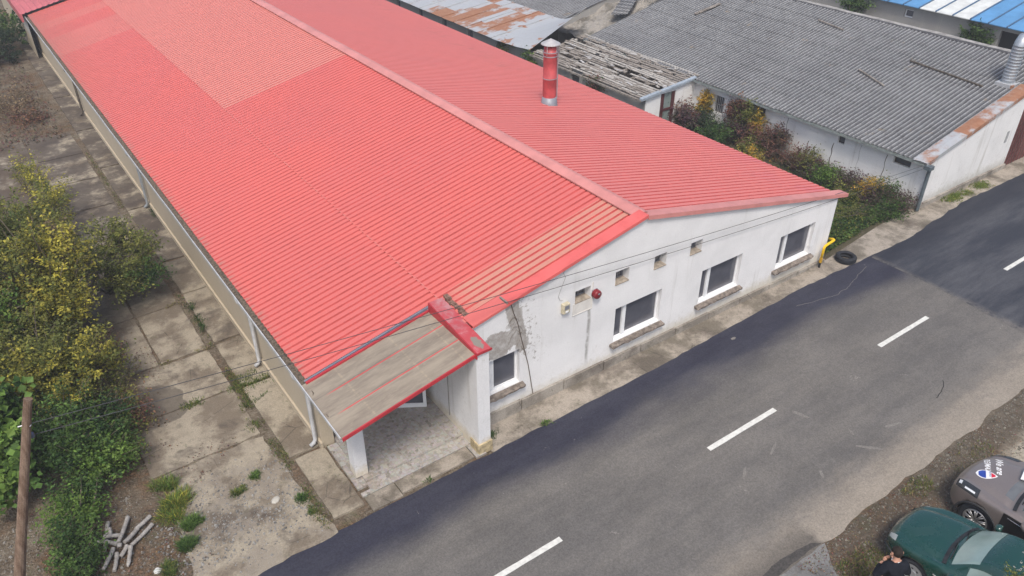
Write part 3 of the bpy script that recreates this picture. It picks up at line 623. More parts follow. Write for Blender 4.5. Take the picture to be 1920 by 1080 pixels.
# flue with cowl
fx, fy = 17.08, 21.63; fb = 4.30 - s_ * (fx - XR); FL_ = .22
mb = MB(); mb.lathe([(.245, fb + .27), (.245, fb + .95), (.255, fb + .96), (.255, fb + 1.0), (.245, fb + 1.01), (.245, fb + 1.84), (.255, fb + 1.85), (.255, fb + 1.89), (.235, fb + 1.90), (.235, fb + 2.07), (0, fb + 2.07)], (fx, fy, 0), 28)
fl = mb.build('flue', simple('flue_red', (.47, .085, .09), .45, .2, 3, .4), B, smooth=False)
for p in fl.data.polygons: p.use_smooth = True
mb = MB(); mb.lathe([(.0, fb + 2.35), (.03, fb + 2.34), (.34, fb + 2.18), (.345, fb + 2.16), (.0, fb + 2.18)], (fx, fy, 0), 28)
for a in range(4):
    an = a * math.pi / 2 + .4; mb.box(fx + .24 * math.cos(an) - .012, fx + .24 * math.cos(an) + .012, fy + .24 * math.sin(an) - .012, fy + .24 * math.sin(an) + .012, fb + 1.82, fb + 2.2)
mb.build('cowl', simple('zinc_cowl', (.52, .50, .50), .55, .1, 4, .5, .4), fl)
mb = MB()
for h in (.95, 1.88, 1.74): mb.lathe([(.245, fb + h), (.262, fb + h), (.262, fb + h + .03), (.245, fb + h + .03)], (fx, fy, 0), 28)
mb.tube([(fx + .25, fy - .12, fb + .2), (fx + .25, fy - .12, fb + 2.1)], .018, 6); mb.build('band', M['galv'], fl)
mb = MB(); mb.lathe([(.33, fb - .12), (.30, fb + .0), (.25, fb + .28), (.24, fb + .28)], (fx, fy, 0), 28); mb.build('base_collar', M['grey'], fl, smooth=True)

# siren, meter, gas riser: fixed things on the wall
s = thing('alarm_siren', (11.06, 11.9, 2.66), 'dark red round alarm siren on the white wall beside the leftmost small vent', 'siren')
mb = MB(); mb.lathe([(0, 11.83), (.07, 11.835), (.11, 11.85), (.12, 11.89), (.12, 11.97)], (11.06, 0, 2.66), 20, axis='y'); mb.build('housing', M['siren'], s, smooth=True)
mb = MB(); mb.box(10.98, 11.14, 11.97, 12.0, 2.6, 2.76); mb.build('bracket', M['grey'], s); mb = MB(); mb.box(11.03, 11.09, 11.82, 11.84, 2.69, 2.72); mb.build('lamp', M['grey'], s)
s = thing('meter_box', (10.1, 11.9, 2.5), 'small cream electricity meter box on the white wall left of the vents', 'meter')
mb = MB(); mb.box(10.0, 10.21, 11.89, 12.0, 2.47, 2.75); mb.build('case', M['meterc'], s, bevel=.02)
mb = MB(); mb.box(10.04, 10.17, 11.878, 11.889, 2.6, 2.71); mb.build('window', M['grey'], s); mb = MB(); mb.box(10.06, 10.15, 11.878, 11.889, 2.51, 2.56); mb.build('label_plate', M['white'], s)
s = thing('gas_riser', (20.6, 11.85, 0), 'yellow bent gas pipe standing at the right corner of the white wall', 'gas pipe')
def arc(pts, r=.08, n=5):
    out = [Vector(pts[0])]
    for a, b, c in zip(pts[:-2], pts[1:-1], pts[2:]):
        a, b, c = Vector(a), Vector(b), Vector(c); p = b + (a - b).normalized() * r; q = b + (c - b).normalized() * r
        for i in range(n + 1): t = i / n; out.append(p * (1 - t) ** 2 + b * 2 * t * (1 - t) + q * t * t)
    return out + [Vector(pts[-1])]
mb = MB(); mb.tube(arc([(20.62, 11.84, .35), (20.64, 11.84, .78), (21.14, 11.84, .86), (21.16, 12.05, .80)]), .042, 10); mb.build('pipe', M['yellow'], s, smooth=True)
mb = MB(); mb.lathe([(.035, 0), (.035, .2), (.05, .2), (.05, .36), (.04, .37)], (20.62, 11.84, 0), 12, mis=[0, 0, 1, 1]); mb.build('valve', [M['dark'], simple('ochre_valve', (.42, .24, .02), .6, .3, 20)], s)
s = thing('old_tyre', (21.66, 11.6, .03), 'worn black car tyre lying flat on the pavement by the yellow gas pipe', 'tyre')
mb = MB(); prof = [(.19, .05), (.20, .02), (.28, .0), (.315, .03), (.325, .07), (.325, .13), (.315, .17), (.28, .2), (.20, .18), (.19, .15), (.24, .12), (.27, .10), (.24, .08), (.19, .05)]
mb.lathe([(r_, h + .03) for r_, h in prof], (21.66, 11.6, 0), 40); mb.build('carcass', M['rubber'], s, smooth=True)
mb = MB()
for a in range(48):
    an = a * 2 * math.pi / 48; Mx = Matrix.Translation((21.66, 11.6, .03)) @ Matrix.Rotation(an, 4, 'Z'); mb.box(.322, .332, -.012, .012, .04, .09, 0, Mx); Mx = Mx @ Matrix.Rotation(.06, 4, 'Z'); mb.box(.322, .332, -.012, .012, .11, .16, 0, Mx)
mb.build('tread', M['rubber'], s)
# ================================================================== derelict grey roofed sheds
def wavy(mb, xa, za, xb, zb, y0, y1, rows, seed=0, pit=.177, amp=.027, hole=None, ex=0):
    rr = random.Random(seed); nw = int((y1 - y0) / pit); per = 6; n = nw * per
    for r_ in range(rows):
        u0, u1 = r_ / rows, min(1, (r_ + 1) / rows + .02)
        xa_, xb_ = xa + (xb - xa) * u0, xa + (xb - xa) * u1; zo = .0
        def fn(u, v):
            x_ = xa_ + (xb_ - xa_) * u; y_ = y0 + (y1 - y0) * v; k = int((y_ - y0) / .885); q = mnoise.noise(Vector((k * 3.1, r_ * 5.3, seed)))
            x2 = x_ + (.05 * q if u < .5 else 0) + (rr.uniform(-.05, .05) if r_ == rows - 1 and u > .9 else 0)
            t = (x_ - xa) / (xb - xa)
            return (x2, y_, za + (zb - za) * t + amp * math.sin(2 * math.pi * y_ / pit) + .018 * (1 - u) + .012 * q + .05 * mnoise.noise(Vector((x_ * .3, y_ * .2, seed))))
        mb.grid(1, n, fn)
S = thing('derelict_shed', (30, 12.3, 0), 'long white walled shed under a weathered grey corrugated roof with a rusty edge strip', 'shed')
EZ = lambda x_: 1.86 + .215 * (x_ - 26.6)
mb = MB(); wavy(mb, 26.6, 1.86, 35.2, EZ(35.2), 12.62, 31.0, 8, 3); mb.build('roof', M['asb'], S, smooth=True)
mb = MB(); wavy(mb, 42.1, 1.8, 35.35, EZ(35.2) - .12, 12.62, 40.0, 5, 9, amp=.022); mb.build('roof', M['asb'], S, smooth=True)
mb = MB()
def fn(u, v):
    y_ = 12.4 + 27 * u; a = [(-.12, -.07), (-.10, .02), (.05, .05), (.40, .045), (.62, -.03)][int(round(v * 4))]; k = .02 * mnoise.noise(Vector((y_ * .8, v * 2, 4))); return (35.35 + a[0] + k, y_, EZ(35.2) + a[1] - .02 + k)
mb.grid(80, 4, fn, mi=lambda i, j: 1 if j < 2 else 0); mb.build('ridge_beam', [simple('ridge_mortar', (.31, .30, .285), .95, .35, 3), simple('ridge_felt', (.07, .07, .075), .95, .3, 6)], S)
# walls
NW = [(12.93, 13.6, 1.40, 1.70), (15.66, 15.95, 1.36, 1.70), (21.66, 22.16, .70, 1.45), (19.47, 19.8, 1.2, 1.62)]
mb = MB(); facade(mb, 26.85, 12.3, 31.0, lambda u: 1.84, NW, (), axis='x', sgn=-1, depth=.12)
facade(mb, 12.3, 26.85, 33.05, lambda u: EZ(u) - .06, []); facade(mb, 12.3, 36.4, 42, lambda u: EZ(35.2) - .2 * (u - 35.2) - .06, []); facade(mb, 12.3, 33.05, 36.4, lambda u: 3.55 if u < 36 else 3.4, [], z0=2.9)
mb.build('wall', M['wall2'], S)
pe = NM('shed_end_plaster', .95, .1)
for i, (y_, z1_) in enumerate([(18.32, 1.6), (17.2, 1.0), (16.1, 1.3), (13.88, 1.6), (14.95, 1.6), (19.4, 1.3)]):
    mb = MB(); n = 10; k = [.012, .02, .022, .014, .006, .01][i]
    mb.tube([(26.845, y_ + .02 * math.sin(j * 1.7), .02 + (z1_ - .02) * j / n) for j in range(n + 1)], [k * (.4 + .6 * abs(math.sin(j * 2.3 + i))) for j in range(n + 1)], 4); mb.build('wall_crack', M['woodd'], S)
for (a, b, c, d), br in zip(NW, (0, 0, 1, 0)):
    mb = MB(); x = 26.94; t = .035
    mb.box(x, x + .04, a, b, c, c + t); mb.box(x, x + .04, a, b, d - t, d); mb.box(x, x + .04, a, a + t, c, d); mb.box(x, x + .04, b - t, b, c, d)
    f = mb.build('window', M['woodd'], S)
    mb = MB(); mb.quad((x + .03, a, c), (x + .03, b, c), (x + .03, b, d), (x + .03, a, d)); mb.build('pane', M['glass'], f)
    if br:
        mb = MB()
        for i in range(5): y_ = a + (b - a) * (i + .5) / 5; mb.box(26.86, 26.88, y_ - .012, y_ + .012, c, d)
        mb.box(26.86, 26.88, a, b, c + .35, c + .375); mb.build('bars', simple('pale_bars', (.4, .4, .4), .7), f)
dirt = simple('dirty_patch', (.30, .29, .275), .95, .4, 8)
mb = MB(); mb.quad((26.845, 15.95, 1.36), (26.845, 15.66, 1.36), (26.845, 15.66, 1.7), (26.845, 15.95, 1.7)); 
mb = MB(); x = 26.82; mb.box(26.8, 26.85, 12.28, 31, 0, .14); mb.box(26.82, 33.05, 12.22, 12.3, 0, .20); mb.build('plinth', M['plinth'], S)
# gutter and corner downpipe
mb = MB()
def fn(u, v):
    y_ = 12.3 + 18.6 * u; q = [(0, .05), (0, -.03), (.09, -.04), (.10, .03)][int(round(v * 3))]; k = .025 * mnoise.noise(Vector((y_ * .6, 0, 3))); return (26.50 + q[0], y_, 1.83 + q[1] + k)
mb.grid(60, 3, fn); mb.build('gutter', simple('grey_green_gutter', (.22, .25, .24), .6, .3, 5), S)
mb = MB(); mb.box(26.5, 26.76, 12.05, 12.3, 1.70, 1.84); mb.tube([(26.70, 12.16, 1.72), (26.74, 12.18, 1.5), (26.74, 12.18, .05)], .065, 10)
mb.build('downpipe', simple('slate_downpipe', (.10, .125, .14), .5, .15, 5), S)
mb = MB()
def fn(u, v):
    x_ = 26.55 + 6.6 * u; q = [(-.03, -.10), (-.03, .07), (.22, .08), (.50, .04), (.52, .0)][int(round(v * 4))]; k = .012 * mnoise.noise(Vector((x_ * 2, v * 3, 7))); return (x_, 12.27 + q[0], EZ(x_) + q[1] + k)
mb.grid(24, 4, fn); mb.build('verge_flashing', M['rust2'], S)
mb = MB(); mb.box(33.05, 36.4, 12.33, 12.42, .0, 2.9); gt = mb.build('gate', M['gate'], S)
mb = MB()
for i in range(14): mb.box(33.05 + i * .24, 33.06 + i * .24, 12.31, 12.329, 0, 2.9)
mb.build('board_joint', M['woodd'], gt)
mb = MB(); mb.box(32.32, 32.5, 12.285, 12.3, 1.25, 1.72); mb.build('notice_plate', simple('faded_plate', (.36, .37, .37), .8), S)
# duct on the roof corner
D = thing('ventilation_duct', (33.0, 13.2, 3.2), 'galvanised round ventilation duct with an elbow top at the right corner of the grey roof', 'duct')
dz = EZ(33.0)
mb = MB(); rr_ = []; 
prof = []
for i in range(12): prof += [(.235, dz + .05 + i * .12), (.235, dz + .155 + i * .12), (.245, dz + .16 + i * .12)]
mb.lathe(prof, (33.0, 13.2, 0), 24); mb.tube([(33.0, 13.2, dz + 1.35), (33.02, 13.2, dz + 1.55), (33.16, 13.2, dz + 1.70), (33.36, 13.2, dz + 1.66), (33.45, 13.2, dz + 1.5)], [.235, .235, .24, .25, .25], 20, cap=False)
mb.build('pipe', M['galv'], D, smooth=True)
mb = MB(); mb.box(32.65, 33.35, 12.85, 13.5, dz - .06, dz + .07); mb.build('base_plate', M['rust'], D)
# boards and litter on the grey roof
def on_roof(x_): return EZ(x_) + .06
def rb(x0, y0, x1, y1, w_, label, mat='wood', th=.05):
    o = MB(); a = Vector((x0, y0, on_roof(x0))); b = Vector((x1, y1, on_roof(x1))); d = (b - a); s = Vector((-d.y, d.x, 0)).normalized() * w_ / 2; rr = random.Random(int(x0 * 7)); n = 8
    ring = []
    for i in range(n + 1):
        p = a + d * i / n; e = rr.uniform(.85, 1.1); z_ = Vector((0, 0, th)); ring.append([p - s * e, p + s * e, p + s * e + z_, p - s * e + z_])
    for q, r_ in zip(ring[:-1], ring[1:]):
        for k in range(4): o.quad(q[k], q[(k + 1) % 4], r_[(k + 1) % 4], r_[k])
    o.poly(ring[0][::-1]); o.poly(ring[-1]); t = o.build('loose_board', M[mat]); return tag(t, label, 'board')
rb(31.5, 28.1, 33.05, 27.9, .17, 'pale wide board lying on the grey roof near its top left end')
rb(30.9, 18.2, 30.3, 16.6, .06, 'thin pale batten lying aslant in the middle of the grey roof')
rb(33.9, 22.6, 33.6, 21.0, .06, 'thin batten lying just below the ridge of the grey roof')
rb(32.6, 17.0, 32.2, 13.7, .07, 'long dark pole lying across the grey roof towards the metal duct', 'woodd')
# ---------------------------------------------------------------- second derelict shed behind
S2 = thing('rear_shed', (30, 40, 0), 'second grey corrugated shed beyond the rubble gap, at the top edge of the view', 'shed')
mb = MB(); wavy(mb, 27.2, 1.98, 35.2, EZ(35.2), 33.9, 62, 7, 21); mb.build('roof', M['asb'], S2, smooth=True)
mb = MB(); mb.quad((27.3, 33.95, 0), (35.2, 33.95, 0), (35.2, 33.95, EZ(35.2) - .05), (27.3, 33.95, EZ(27.3) - .05)); mb.quad((27.3, 33.95, 0), (27.3, 62, 0), (27.3, 62, 1.95), (27.3, 33.95, 1.95)); mb.build('wall', M['greyw'], S2)
mb = MB(); rr = random.Random(12)
def fn(u, v):
    x_ = 27.2 + 8 * u; y_ = 31.02 + 2.95 * v; return (x_, y_, EZ(x_) - .45 + .35 * mnoise.noise(Vector((x_ * .8, y_ * .8, 2))) + .12 * mnoise.noise(Vector((x_ * 4, y_ * 4, 2))))
mb.grid(50, 24, fn); rb_ = mb.build('rubble_bed', M['rubble']); tag(rb_, 'pale grey rubble filling the gap between the two grey roofs', 'rubble', kind='stuff')
for i, (x0, y0, x1, y1, w_) in enumerate([(28.1, 31.3, 30.4, 32.9, .28), (29.2, 31.15, 31.2, 31.2, .22), (30.2, 31.6, 32.5, 32.8, .35), (31.6, 31.3, 33.8, 32.2, .3), (28.0, 32.3, 29.0, 33.6, .2)]):
    pass
def sheetpiece(x0, y0, x1, y1, w_, z_, label, seed):
    a, b = Vector((x0, y0)), Vector((x1, y1)); d = (b - a); s = Vector((-d.y, d.x)).normalized() * w_
    o = MB()
    def fn(u, v):
        p = a + d * u + s * (v - .5); zb = max(EZ(p.x) - .1, 0) + z_; return (p.x, p.y, zb + .03 * math.sin(v * w_ * 35) + .1 * u)
    o.grid(2, 26, fn); t = o.build('fallen_sheet', M['asb'], smooth=True); tag(t, label, 'roof sheet')
    m_ = t.modifiers.new('t', 'SOLIDIFY'); m_.thickness = .008
sheetpiece(29.6, 31.7, 31.6, 32.9, .9, .1, 'tilted grey corrugated sheet fallen in the middle of the rubble gap', 1)
sheetpiece(31.9, 31.4, 34.2, 31.9, .8, .12, 'grey corrugated sheet lying at the upper right end of the rubble gap', 2)
# ---------------------------------------------------------------- annex with bare slats, rusty sheets
A = thing('ruined_annex', (25, 23.4, 0), 'low annex with a bare broken slatted roof and a red brown door', 'annex')
AZ = lambda x_: 1.58 + .1 * (x_ - 23.5)
mb = MB(); rr = random.Random(31); 
x = 23.55; i = 0
while x < 26.95:
    y = 23.4 + rr.uniform(-.03, .1)
    while y < 31.3:
        L = rr.uniform(.5, 3.2); y2 = min(y + L, 31.35 + rr.uniform(-.2, .1))
        if rr.random() < .87 and y2 - y > .15:
            w_ = rr.uniform(.09, .14); z_ = AZ(x) + rr.uniform(0, .03); tw = rr.uniform(-.05, .05)
            mb.hexa([(x, y, z_), (x + w_, y, z_ + .01), (x + w_ + tw, y2, z_ + .01), (x + tw, y2, z_)], [(x, y, z_ + .025), (x + w_, y, z_ + .035), (x + w_ + tw, y2, z_ + .035), (x + tw, y2, z_ + .025)], rr.choice([0, 0, 1]))
        y = y2 + rr.choice([.02, .05, .3])
    x += rr.uniform(.15, .2); i += 1
for k in range(90):   # broken slat scraps
    px, py = rr.uniform(23.7, 26.9), rr.uniform(23.5, 31.2); Mx = Matrix.Translation((px, py, AZ(px) + .05)) @ Matrix.Rotation(rr.uniform(1.1, 2.0), 4, 'Z') @ Matrix.Rotation(rr.uniform(-.1, .1), 4, 'X'); L = rr.uniform(.15, .5); mb.box(-L / 2, L / 2, -.05, .05, 0, .02, rr.choice([0, 1, 2]), Mx)
mb.build('slat_roof', [M['wood'], simple('pale_slat', (.36, .34, .31), .9, .3, 8), simple('broken_slat', (.42, .41, .40), .9, .3, 8)], A)
mb = MB()
for k in range(9):
    y_ = 23.5 + k * .97; mb.hexa([(23.6, y_, AZ(23.6) - .12), (26.9, y_, AZ(26.9) - .12), (26.9, y_ + .07, AZ(26.9) - .12), (23.6, y_ + .07, AZ(23.6) - .12)], [(23.6, y_, AZ(23.6) - .01), (26.9, y_, AZ(26.9) - .01), (26.9, y_ + .07, AZ(26.9) - .01), (23.6, y_ + .07, AZ(23.6) - .01)])
mb.build('rafter', M['wood'], A)
mb = MB(); mb.quad((23.8, 23.5, 1.2), (26.85, 23.5, 1.2), (26.85, 31.3, 1.2), (23.8, 31.3, 1.2)); mb.build('void_shade_sheet', simple('painted_void_shade', (.07, .06, .052), .95, .5, 3), A)  # dark sheet added to stand in for the shaded void below the slats
mb = MB(); facade(mb, 23.42, 23.8, 26.85, lambda u: AZ(u) - .06, [(24.72, 25.62, 0.0, 1.55, .06)]); mb.build('wall', M['wall2'], A)
mb = MB(); facade(mb, 23.8, 23.42, 31.3, lambda u: 1.55, [(27.9, 28.5, .7, 1.3)], (), axis='x', depth=.12); mb.build('side_wall', M['greyw'], A)
mb = MB(); mb.quad((23.9, 27.9, .7), (23.9, 28.5, .7), (23.9, 28.5, 1.3), (23.9, 27.9, 1.3)); mb.build('window', M['glass'], A)
mb = MB(); mb.box(24.74, 24.95, 23.44, 23.5, 0, 1.55); mb.box(25.42, 25.6, 23.44, 23.5, 0, 1.55); mb.box(24.95, 25.42, 23.44, 23.5, .72, .82); d = mb.build('door', simple('red_brown_door', (.09, .03, .03), .6, .3, 6), A)
mb = MB(); mb.quad((24.95, 23.48, 0), (25.42, 23.48, 0), (25.42, 23.48, 1.55), (24.95, 23.48, 1.55)); mb.build('pane', m_glass('door_pane', (.16, .20, .19), .25), d)
mb = MB(); mb.hexa([(23.45, 23.30, AZ(23.45) - .06), (26.75, 23.30, AZ(26.75) - .04), (26.75, 23.45, AZ(26.75) - .04), (23.45, 23.45, AZ(23.45) - .06)], [(23.45, 23.30, AZ(23.45) + .05), (26.75, 23.30, AZ(26.75) + .05), (26.75, 23.45, AZ(26.75) + .07), (23.45, 23.45, AZ(23.45) + .07)]); mb.build('fascia', simple('blue_grey_fascia_board', (.30, .35, .40), .5, .2, 3), A)
mb = MB(); mb.box(23.42, 23.52, 23.35, 31.4, 1.48, 1.56); mb.build('eave_beam', M['wood'], A)
A2 = thing('rusty_roofed_annex', (25, 45, 0), 'long low annex under rusty patched metal sheets, its near end curled up', 'annex')
mb = MB()
def fn(u, v):
    x_ = 23.35 + 4.1 * u; y_ = 31.25 + 34 * v * v if v < 1 else 65.25; z_ = 1.62 + .12 * (x_ - 23.35)
    c = max(0, (34.2 - y_) / 3.0); z_ += (.2 + 1.0 * u) * c ** 1.5; y_ += -.4 * c * (u) + .9 * c * c * u
    z_ += .02 * mnoise.noise(Vector((x_ * 1.5, y_ * 1.5, 5))); return (x_, y_, z_)
mb.grid(14, 90, fn); o = mb.build('roof', M['rust'], A2); mm = o.modifiers.new('t', 'SOLIDIFY'); mm.thickness = .012
mb = MB()
for k in range(22):
    y_ = 34.6 + k * 1.25; mb.hexa([(23.35, y_, 1.625), (27.45, y_, 2.115), (27.45, y_ + .035, 2.115), (23.35, y_ + .035, 1.625)], [(23.35, y_, 1.665), (27.45, y_, 2.155), (27.45, y_ + .035, 2.155), (23.35, y_ + .035, 1.665)])
mb.build('seam', M['rust'], A2)
mb = MB(); ops = [(31.6 + i * 2.75, 32.05 + i * 2.75, .75, 1.35) for i in range(10)]
facade(mb, 23.8, 31.3, 65, lambda u: 1.6, ops, (), axis='x', depth=.15); mb.quad((23.8, 31.3, 0), (27.4, 31.3, 0), (27.4, 31.3, 1.9), (23.8, 31.3, 1.6)); mb.build('wall', M['greyw'], A2)
for a, b, c, d in ops:
    mb = MB(); mb.quad((23.93, a, c), (23.93, b, c), (23.93, b, d), (23.93, a, d)); mb.build('window', M['glass'], A2)
# ---------------------------------------------------------------- blue roofed building
P = thing('blue_roofed_building', (46, 20, 0), 'grimy walled building with a blue and white panelled roof, top right corner', 'building')
mb = MB(); facade(mb, 42.1, 5, 45, lambda u: 3.0, [(22.5, 23.0, 2.35, 2.75), (16.6, 17.9, .5, 2.75)], (), axis='x', depth=.2); mb.quad((42.1, 5, 0), (54, 5, 0), (54, 5, 4), (42.1, 5, 3)); mb.build('wall', M['greyw'], P)
mb = MB(); mb.box(42.2, 42.26, 22.5, 23.0, 2.35, 2.4); mb.box(42.2, 42.26, 22.5, 23.0, 2.7, 2.75); mb.box(42.2, 42.26, 22.5, 22.55, 2.4, 2.7); mb.box(42.2, 42.26, 22.95, 23.0, 2.4, 2.7); f = mb.build('window', M['white'], P)
mb = MB(); mb.quad((42.25, 22.5, 2.35), (42.25, 23, 2.35), (42.25, 23, 2.75), (42.25, 22.5, 2.75)); mb.build('pane', M['glass'], f)
mb = MB(); mb.quad((42.28, 16.6, .5), (42.28, 17.9, .5), (42.28, 17.9, 2.75), (42.28, 16.6, 2.75)); mb.build('opening', M['dark'], P)
for nm, mt, sel in (('roof', 'blue', lambda y: not (19.1 < y < 21.9)), ('skylight_panel', 'milky', lambda y: 19.1 < y < 21.9)):
    mb = MB(); y = 4.0
    while y < 45:
        if sel(y + .45):
            mb.hexa([(41.8, y, 2.98), (54, y, 5.2), (54, y + .89, 5.2), (41.8, y + .89, 2.98)], [(41.8, y, 3.02), (54, y, 5.24), (54, y + .89, 5.24), (41.8, y + .89, 3.02)])
        y += .905
    mb.build(nm, M[mt], P)
mb = MB(); y = 4.0 - .0075
while y < 45: mb.hexa([(41.78, y - .03, 3.0), (54, y - .03, 5.22), (54, y + .03, 5.22), (41.78, y + .03, 3.0)], [(41.78, y - .03, 3.07), (54, y - .03, 5.29), (54, y + .03, 5.29), (41.78, y + .03, 3.07)]); y += .905
mb.build('panel_ribs', simple('dark_blue_rib', (.07, .13, .22), .6), P)
# ================================================================== cars
def shift(mb, d): mb.v = [(p[0] + d[0], p[1] + d[1], p[2] + d[2]) for p in mb.v]; return mb
def cr(p0, p1, p2, p3, t):
    return .5 * (2 * p1 + (-p0 + p2) * t + (2 * p0 - 5 * p1 + 4 * p2 - p3) * t * t + (-p0 + 3 * p1 - 3 * p2 + p3) * t ** 3)
def car_sections(st, K=6, J=4):
    # st: [y, hw, zs, zb, hwc, zc, hwt, zt]  ->  dense list of closed half sections
    rows = []; n = len(st)
    for i in range(n - 1):
        for k in range(K if i < n - 2 else K + 1):
            t = k / K; q = [cr(st[max(i - 1, 0)][j], st[i][j], st[i + 1][j], st[min(i + 2, n - 1)][j], t) for j in range(8)]; rows.append((q, i + t))
    out = []
    for q, s in rows:
        y, hw, zs, zb, hwc, zc, hwt, zt = q
        ctrl = [(0, zs), (hw * .85, zs), (hw * .96, zs + .05), (hw, zs + .22), (hw * 1.0, (zs + zb) / 2 + .08), (hw * .975, zb), (hwc, zc), (hwt, zt - .05), (hwt * .8, zt - .012), (hwt * .4, zt - .001), (0, zt)]
        pts = []
        for i in range(len(ctrl) - 1):
            a = [ctrl[max(i - 1, 0)], ctrl[i], ctrl[i + 1], ctrl[min(i + 2, len(ctrl) - 1)]]
            for k in range(J):
                t = k / J
                pts.append((max(0, cr(a[0][0], a[1][0], a[2][0], a[3][0], t)) if i else ctrl[0][0] * (1 - t) + ctrl[1][0] * t, cr(a[0][1], a[1][1], a[2][1], a[3][1], t)) if i not in (6,) else (a[1][0] * (1 - t) + a[2][0] * t, a[1][1] * (1 - t) + a[2][1] * t))
        pts.append(ctrl[-1]); out.append((y, pts, s))
    return out
WARP = [.2]
def wy_(x, y):
    k = max(0, min(1, (y + 2.2) / 1.0)); return y - WARP[0] * k * x * x
def car_body(secs):
    mb = MB(); m = len(secs[0][1]); ring = 2 * m - 2
    for y, pts, s in secs:
        full = [(x, wy_(x, y), z) for x, z in pts] + [(-x, wy_(x, y), z) for x, z in pts[-2:0:-1]]
        mb.v += full
    for i in range(len(secs) - 1):
        for k in range(ring):
            a, b = i * ring + k, i * ring + (k + 1) % ring; mb.f.append([a, b, b + ring, a + ring]); mb.mi.append(0); mb.c.append(None)
    mb.f.append(list(range(ring))[::-1]); mb.mi.append(0); mb.c.append(None)
    mb.f.append([(len(secs) - 1) * ring + k for k in range(ring)]); mb.mi.append(0); mb.c.append(None)
    return mb
def patch(secs, s0, s1, k0, k1, side, off=.006):      # panel lying on the body surface
    mb = MB(); rows = [r for r in secs if s0 <= r[2] <= s1]
    def P(r, k): x, z = r[1][k]; return Vector((side * x, wy_(x, r[0]), z))
    nr = len(rows); 
    pts = [[P(r, k) for k in range(k0, k1 + 1)] for r in rows]
    def nrm(i, j):
        a = pts[min(i + 1, nr - 1)][j] - pts[max(i - 1, 0)][j]; b = pts[i][min(j + 1, k1 - k0)] - pts[i][max(j - 1, 0)]; n = a.cross(b)
        c = Vector((pts[i][j].x, 0, max(.05, pts[i][j].z - .6)))
        if n.dot(c) < 0: n = -n
        return n.normalized()
    for i in range(nr):
        for j in range(k1 - k0 + 1): mb.v.append(tuple(pts[i][j] + nrm(i, j) * off))
    w_ = k1 - k0 + 1
    for i in range(nr - 1):
        for j in range(w_ - 1):
            a = i * w_ + j; f = [a, a + 1, a + w_ + 1, a + w_]; mb.f.append(f if side > 0 else f[::-1]); mb.mi.append(0); mb.c.append(None)
    return mb
def join(a, b): a.add(b.v, b.f); return a
def boolean_cut(o, cutters):
    for c in cutters:
        md = o.modifiers.new('cut', 'BOOLEAN'); md.object = c; md.operation = 'DIFFERENCE'; md.solver = 'EXACT'
    dg = bpy.context.evaluated_depsgraph_get(); dg.update()
    me = bpy.data.meshes.new_from_object(o.evaluated_get(dg)); o.modifiers.clear(); o.data = me
    for c in cutters: bpy.data.objects.remove(c)
def wheel(root, x, y, r, side, spokes, rimr, P, style):
    mb = MB(); wd = .21; prof = [(rimr, -wd / 2 + .02), (rimr + .02, -wd / 2), (r - .03, -wd / 2), (r, -wd / 2 + .03), (r, wd / 2 - .03), (r - .03, wd / 2), (rimr + .02, wd / 2), (rimr, wd / 2 - .02)]
    if side < 0: pass
    L = root.location; c = (L.x + x, L.y + y, L.z + r)
    w_ = thing_part('wheel', c, root)
    mb.lathe(prof, (0, 0, 0), 36, axis='x'); shift(mb, (c[0], c[1], c[2])); mb.build('tyre', M['rubber'], w_, smooth=True)
    mb = MB(); f = side * wd / 2
    mb.lathe([(rimr, f * .3), (rimr, f * .98), (rimr - .025, f * .98), (rimr - .035, f * .7)], (0, 0, 0), 36, axis='x')
    if style == 'spoke':
        for k in range(spokes):
            a = 2 * math.pi * k / spokes
            for da in (-.13, .10):
                p0 = Vector((f * .93, .05 * math.cos(a), .05 * math.sin(a))); p1 = Vector((f * .86, (rimr - .02) * math.cos(a + da), (rimr - .02) * math.sin(a + da))); mb.tube([p0, (p0 + p1) / 2 + Vector((f * .04, 0, 0)), p1], [.02, .016, .016], 5)
        mb.lathe([(0, f * .95), (.055, f * .95), (.07, f * .8)], (0, 0, 0), 20, axis='x')
    else:
        mb.lathe([(0, f * 1.02), (.07, f * 1.02), (.085, f * .92), (.10, f * .9)], (0, 0, 0), 28, axis='x')
        for k in range(spokes):
            a = 2 * math.pi * k / spokes; q = []
            for rr_, da in ((.085, -.42), (rimr - .02, -.20), (rimr - .02, .20), (.085, .42)): q.append((f * (.93 if rr_ < .1 else .97), rr_ * math.cos(a + da), rr_ * math.sin(a + da)))
            mb.quad(*q)
        mb.lathe([(rimr - .06, f * .96), (rimr - .015, f * .99)], (0, 0, 0), 36, axis='x')
    shift(mb, c); mb.build('rim', P['rim'], w_, smooth=(style == 'spoke'))
    mb = MB(); mb.lathe([(0, f * .25), (rimr, f * .3)], (0, 0, 0), 24, axis='x'); shift(mb, c); mb.build('brake_disc', M['dark'], w_)
def thing_part(name, loc, parent):
    o = bpy.data.objects.new(name, None); COL.objects.link(o); o.empty_display_size = .1; o.parent = parent; o.location = Vector(loc) - world_loc(parent); return o
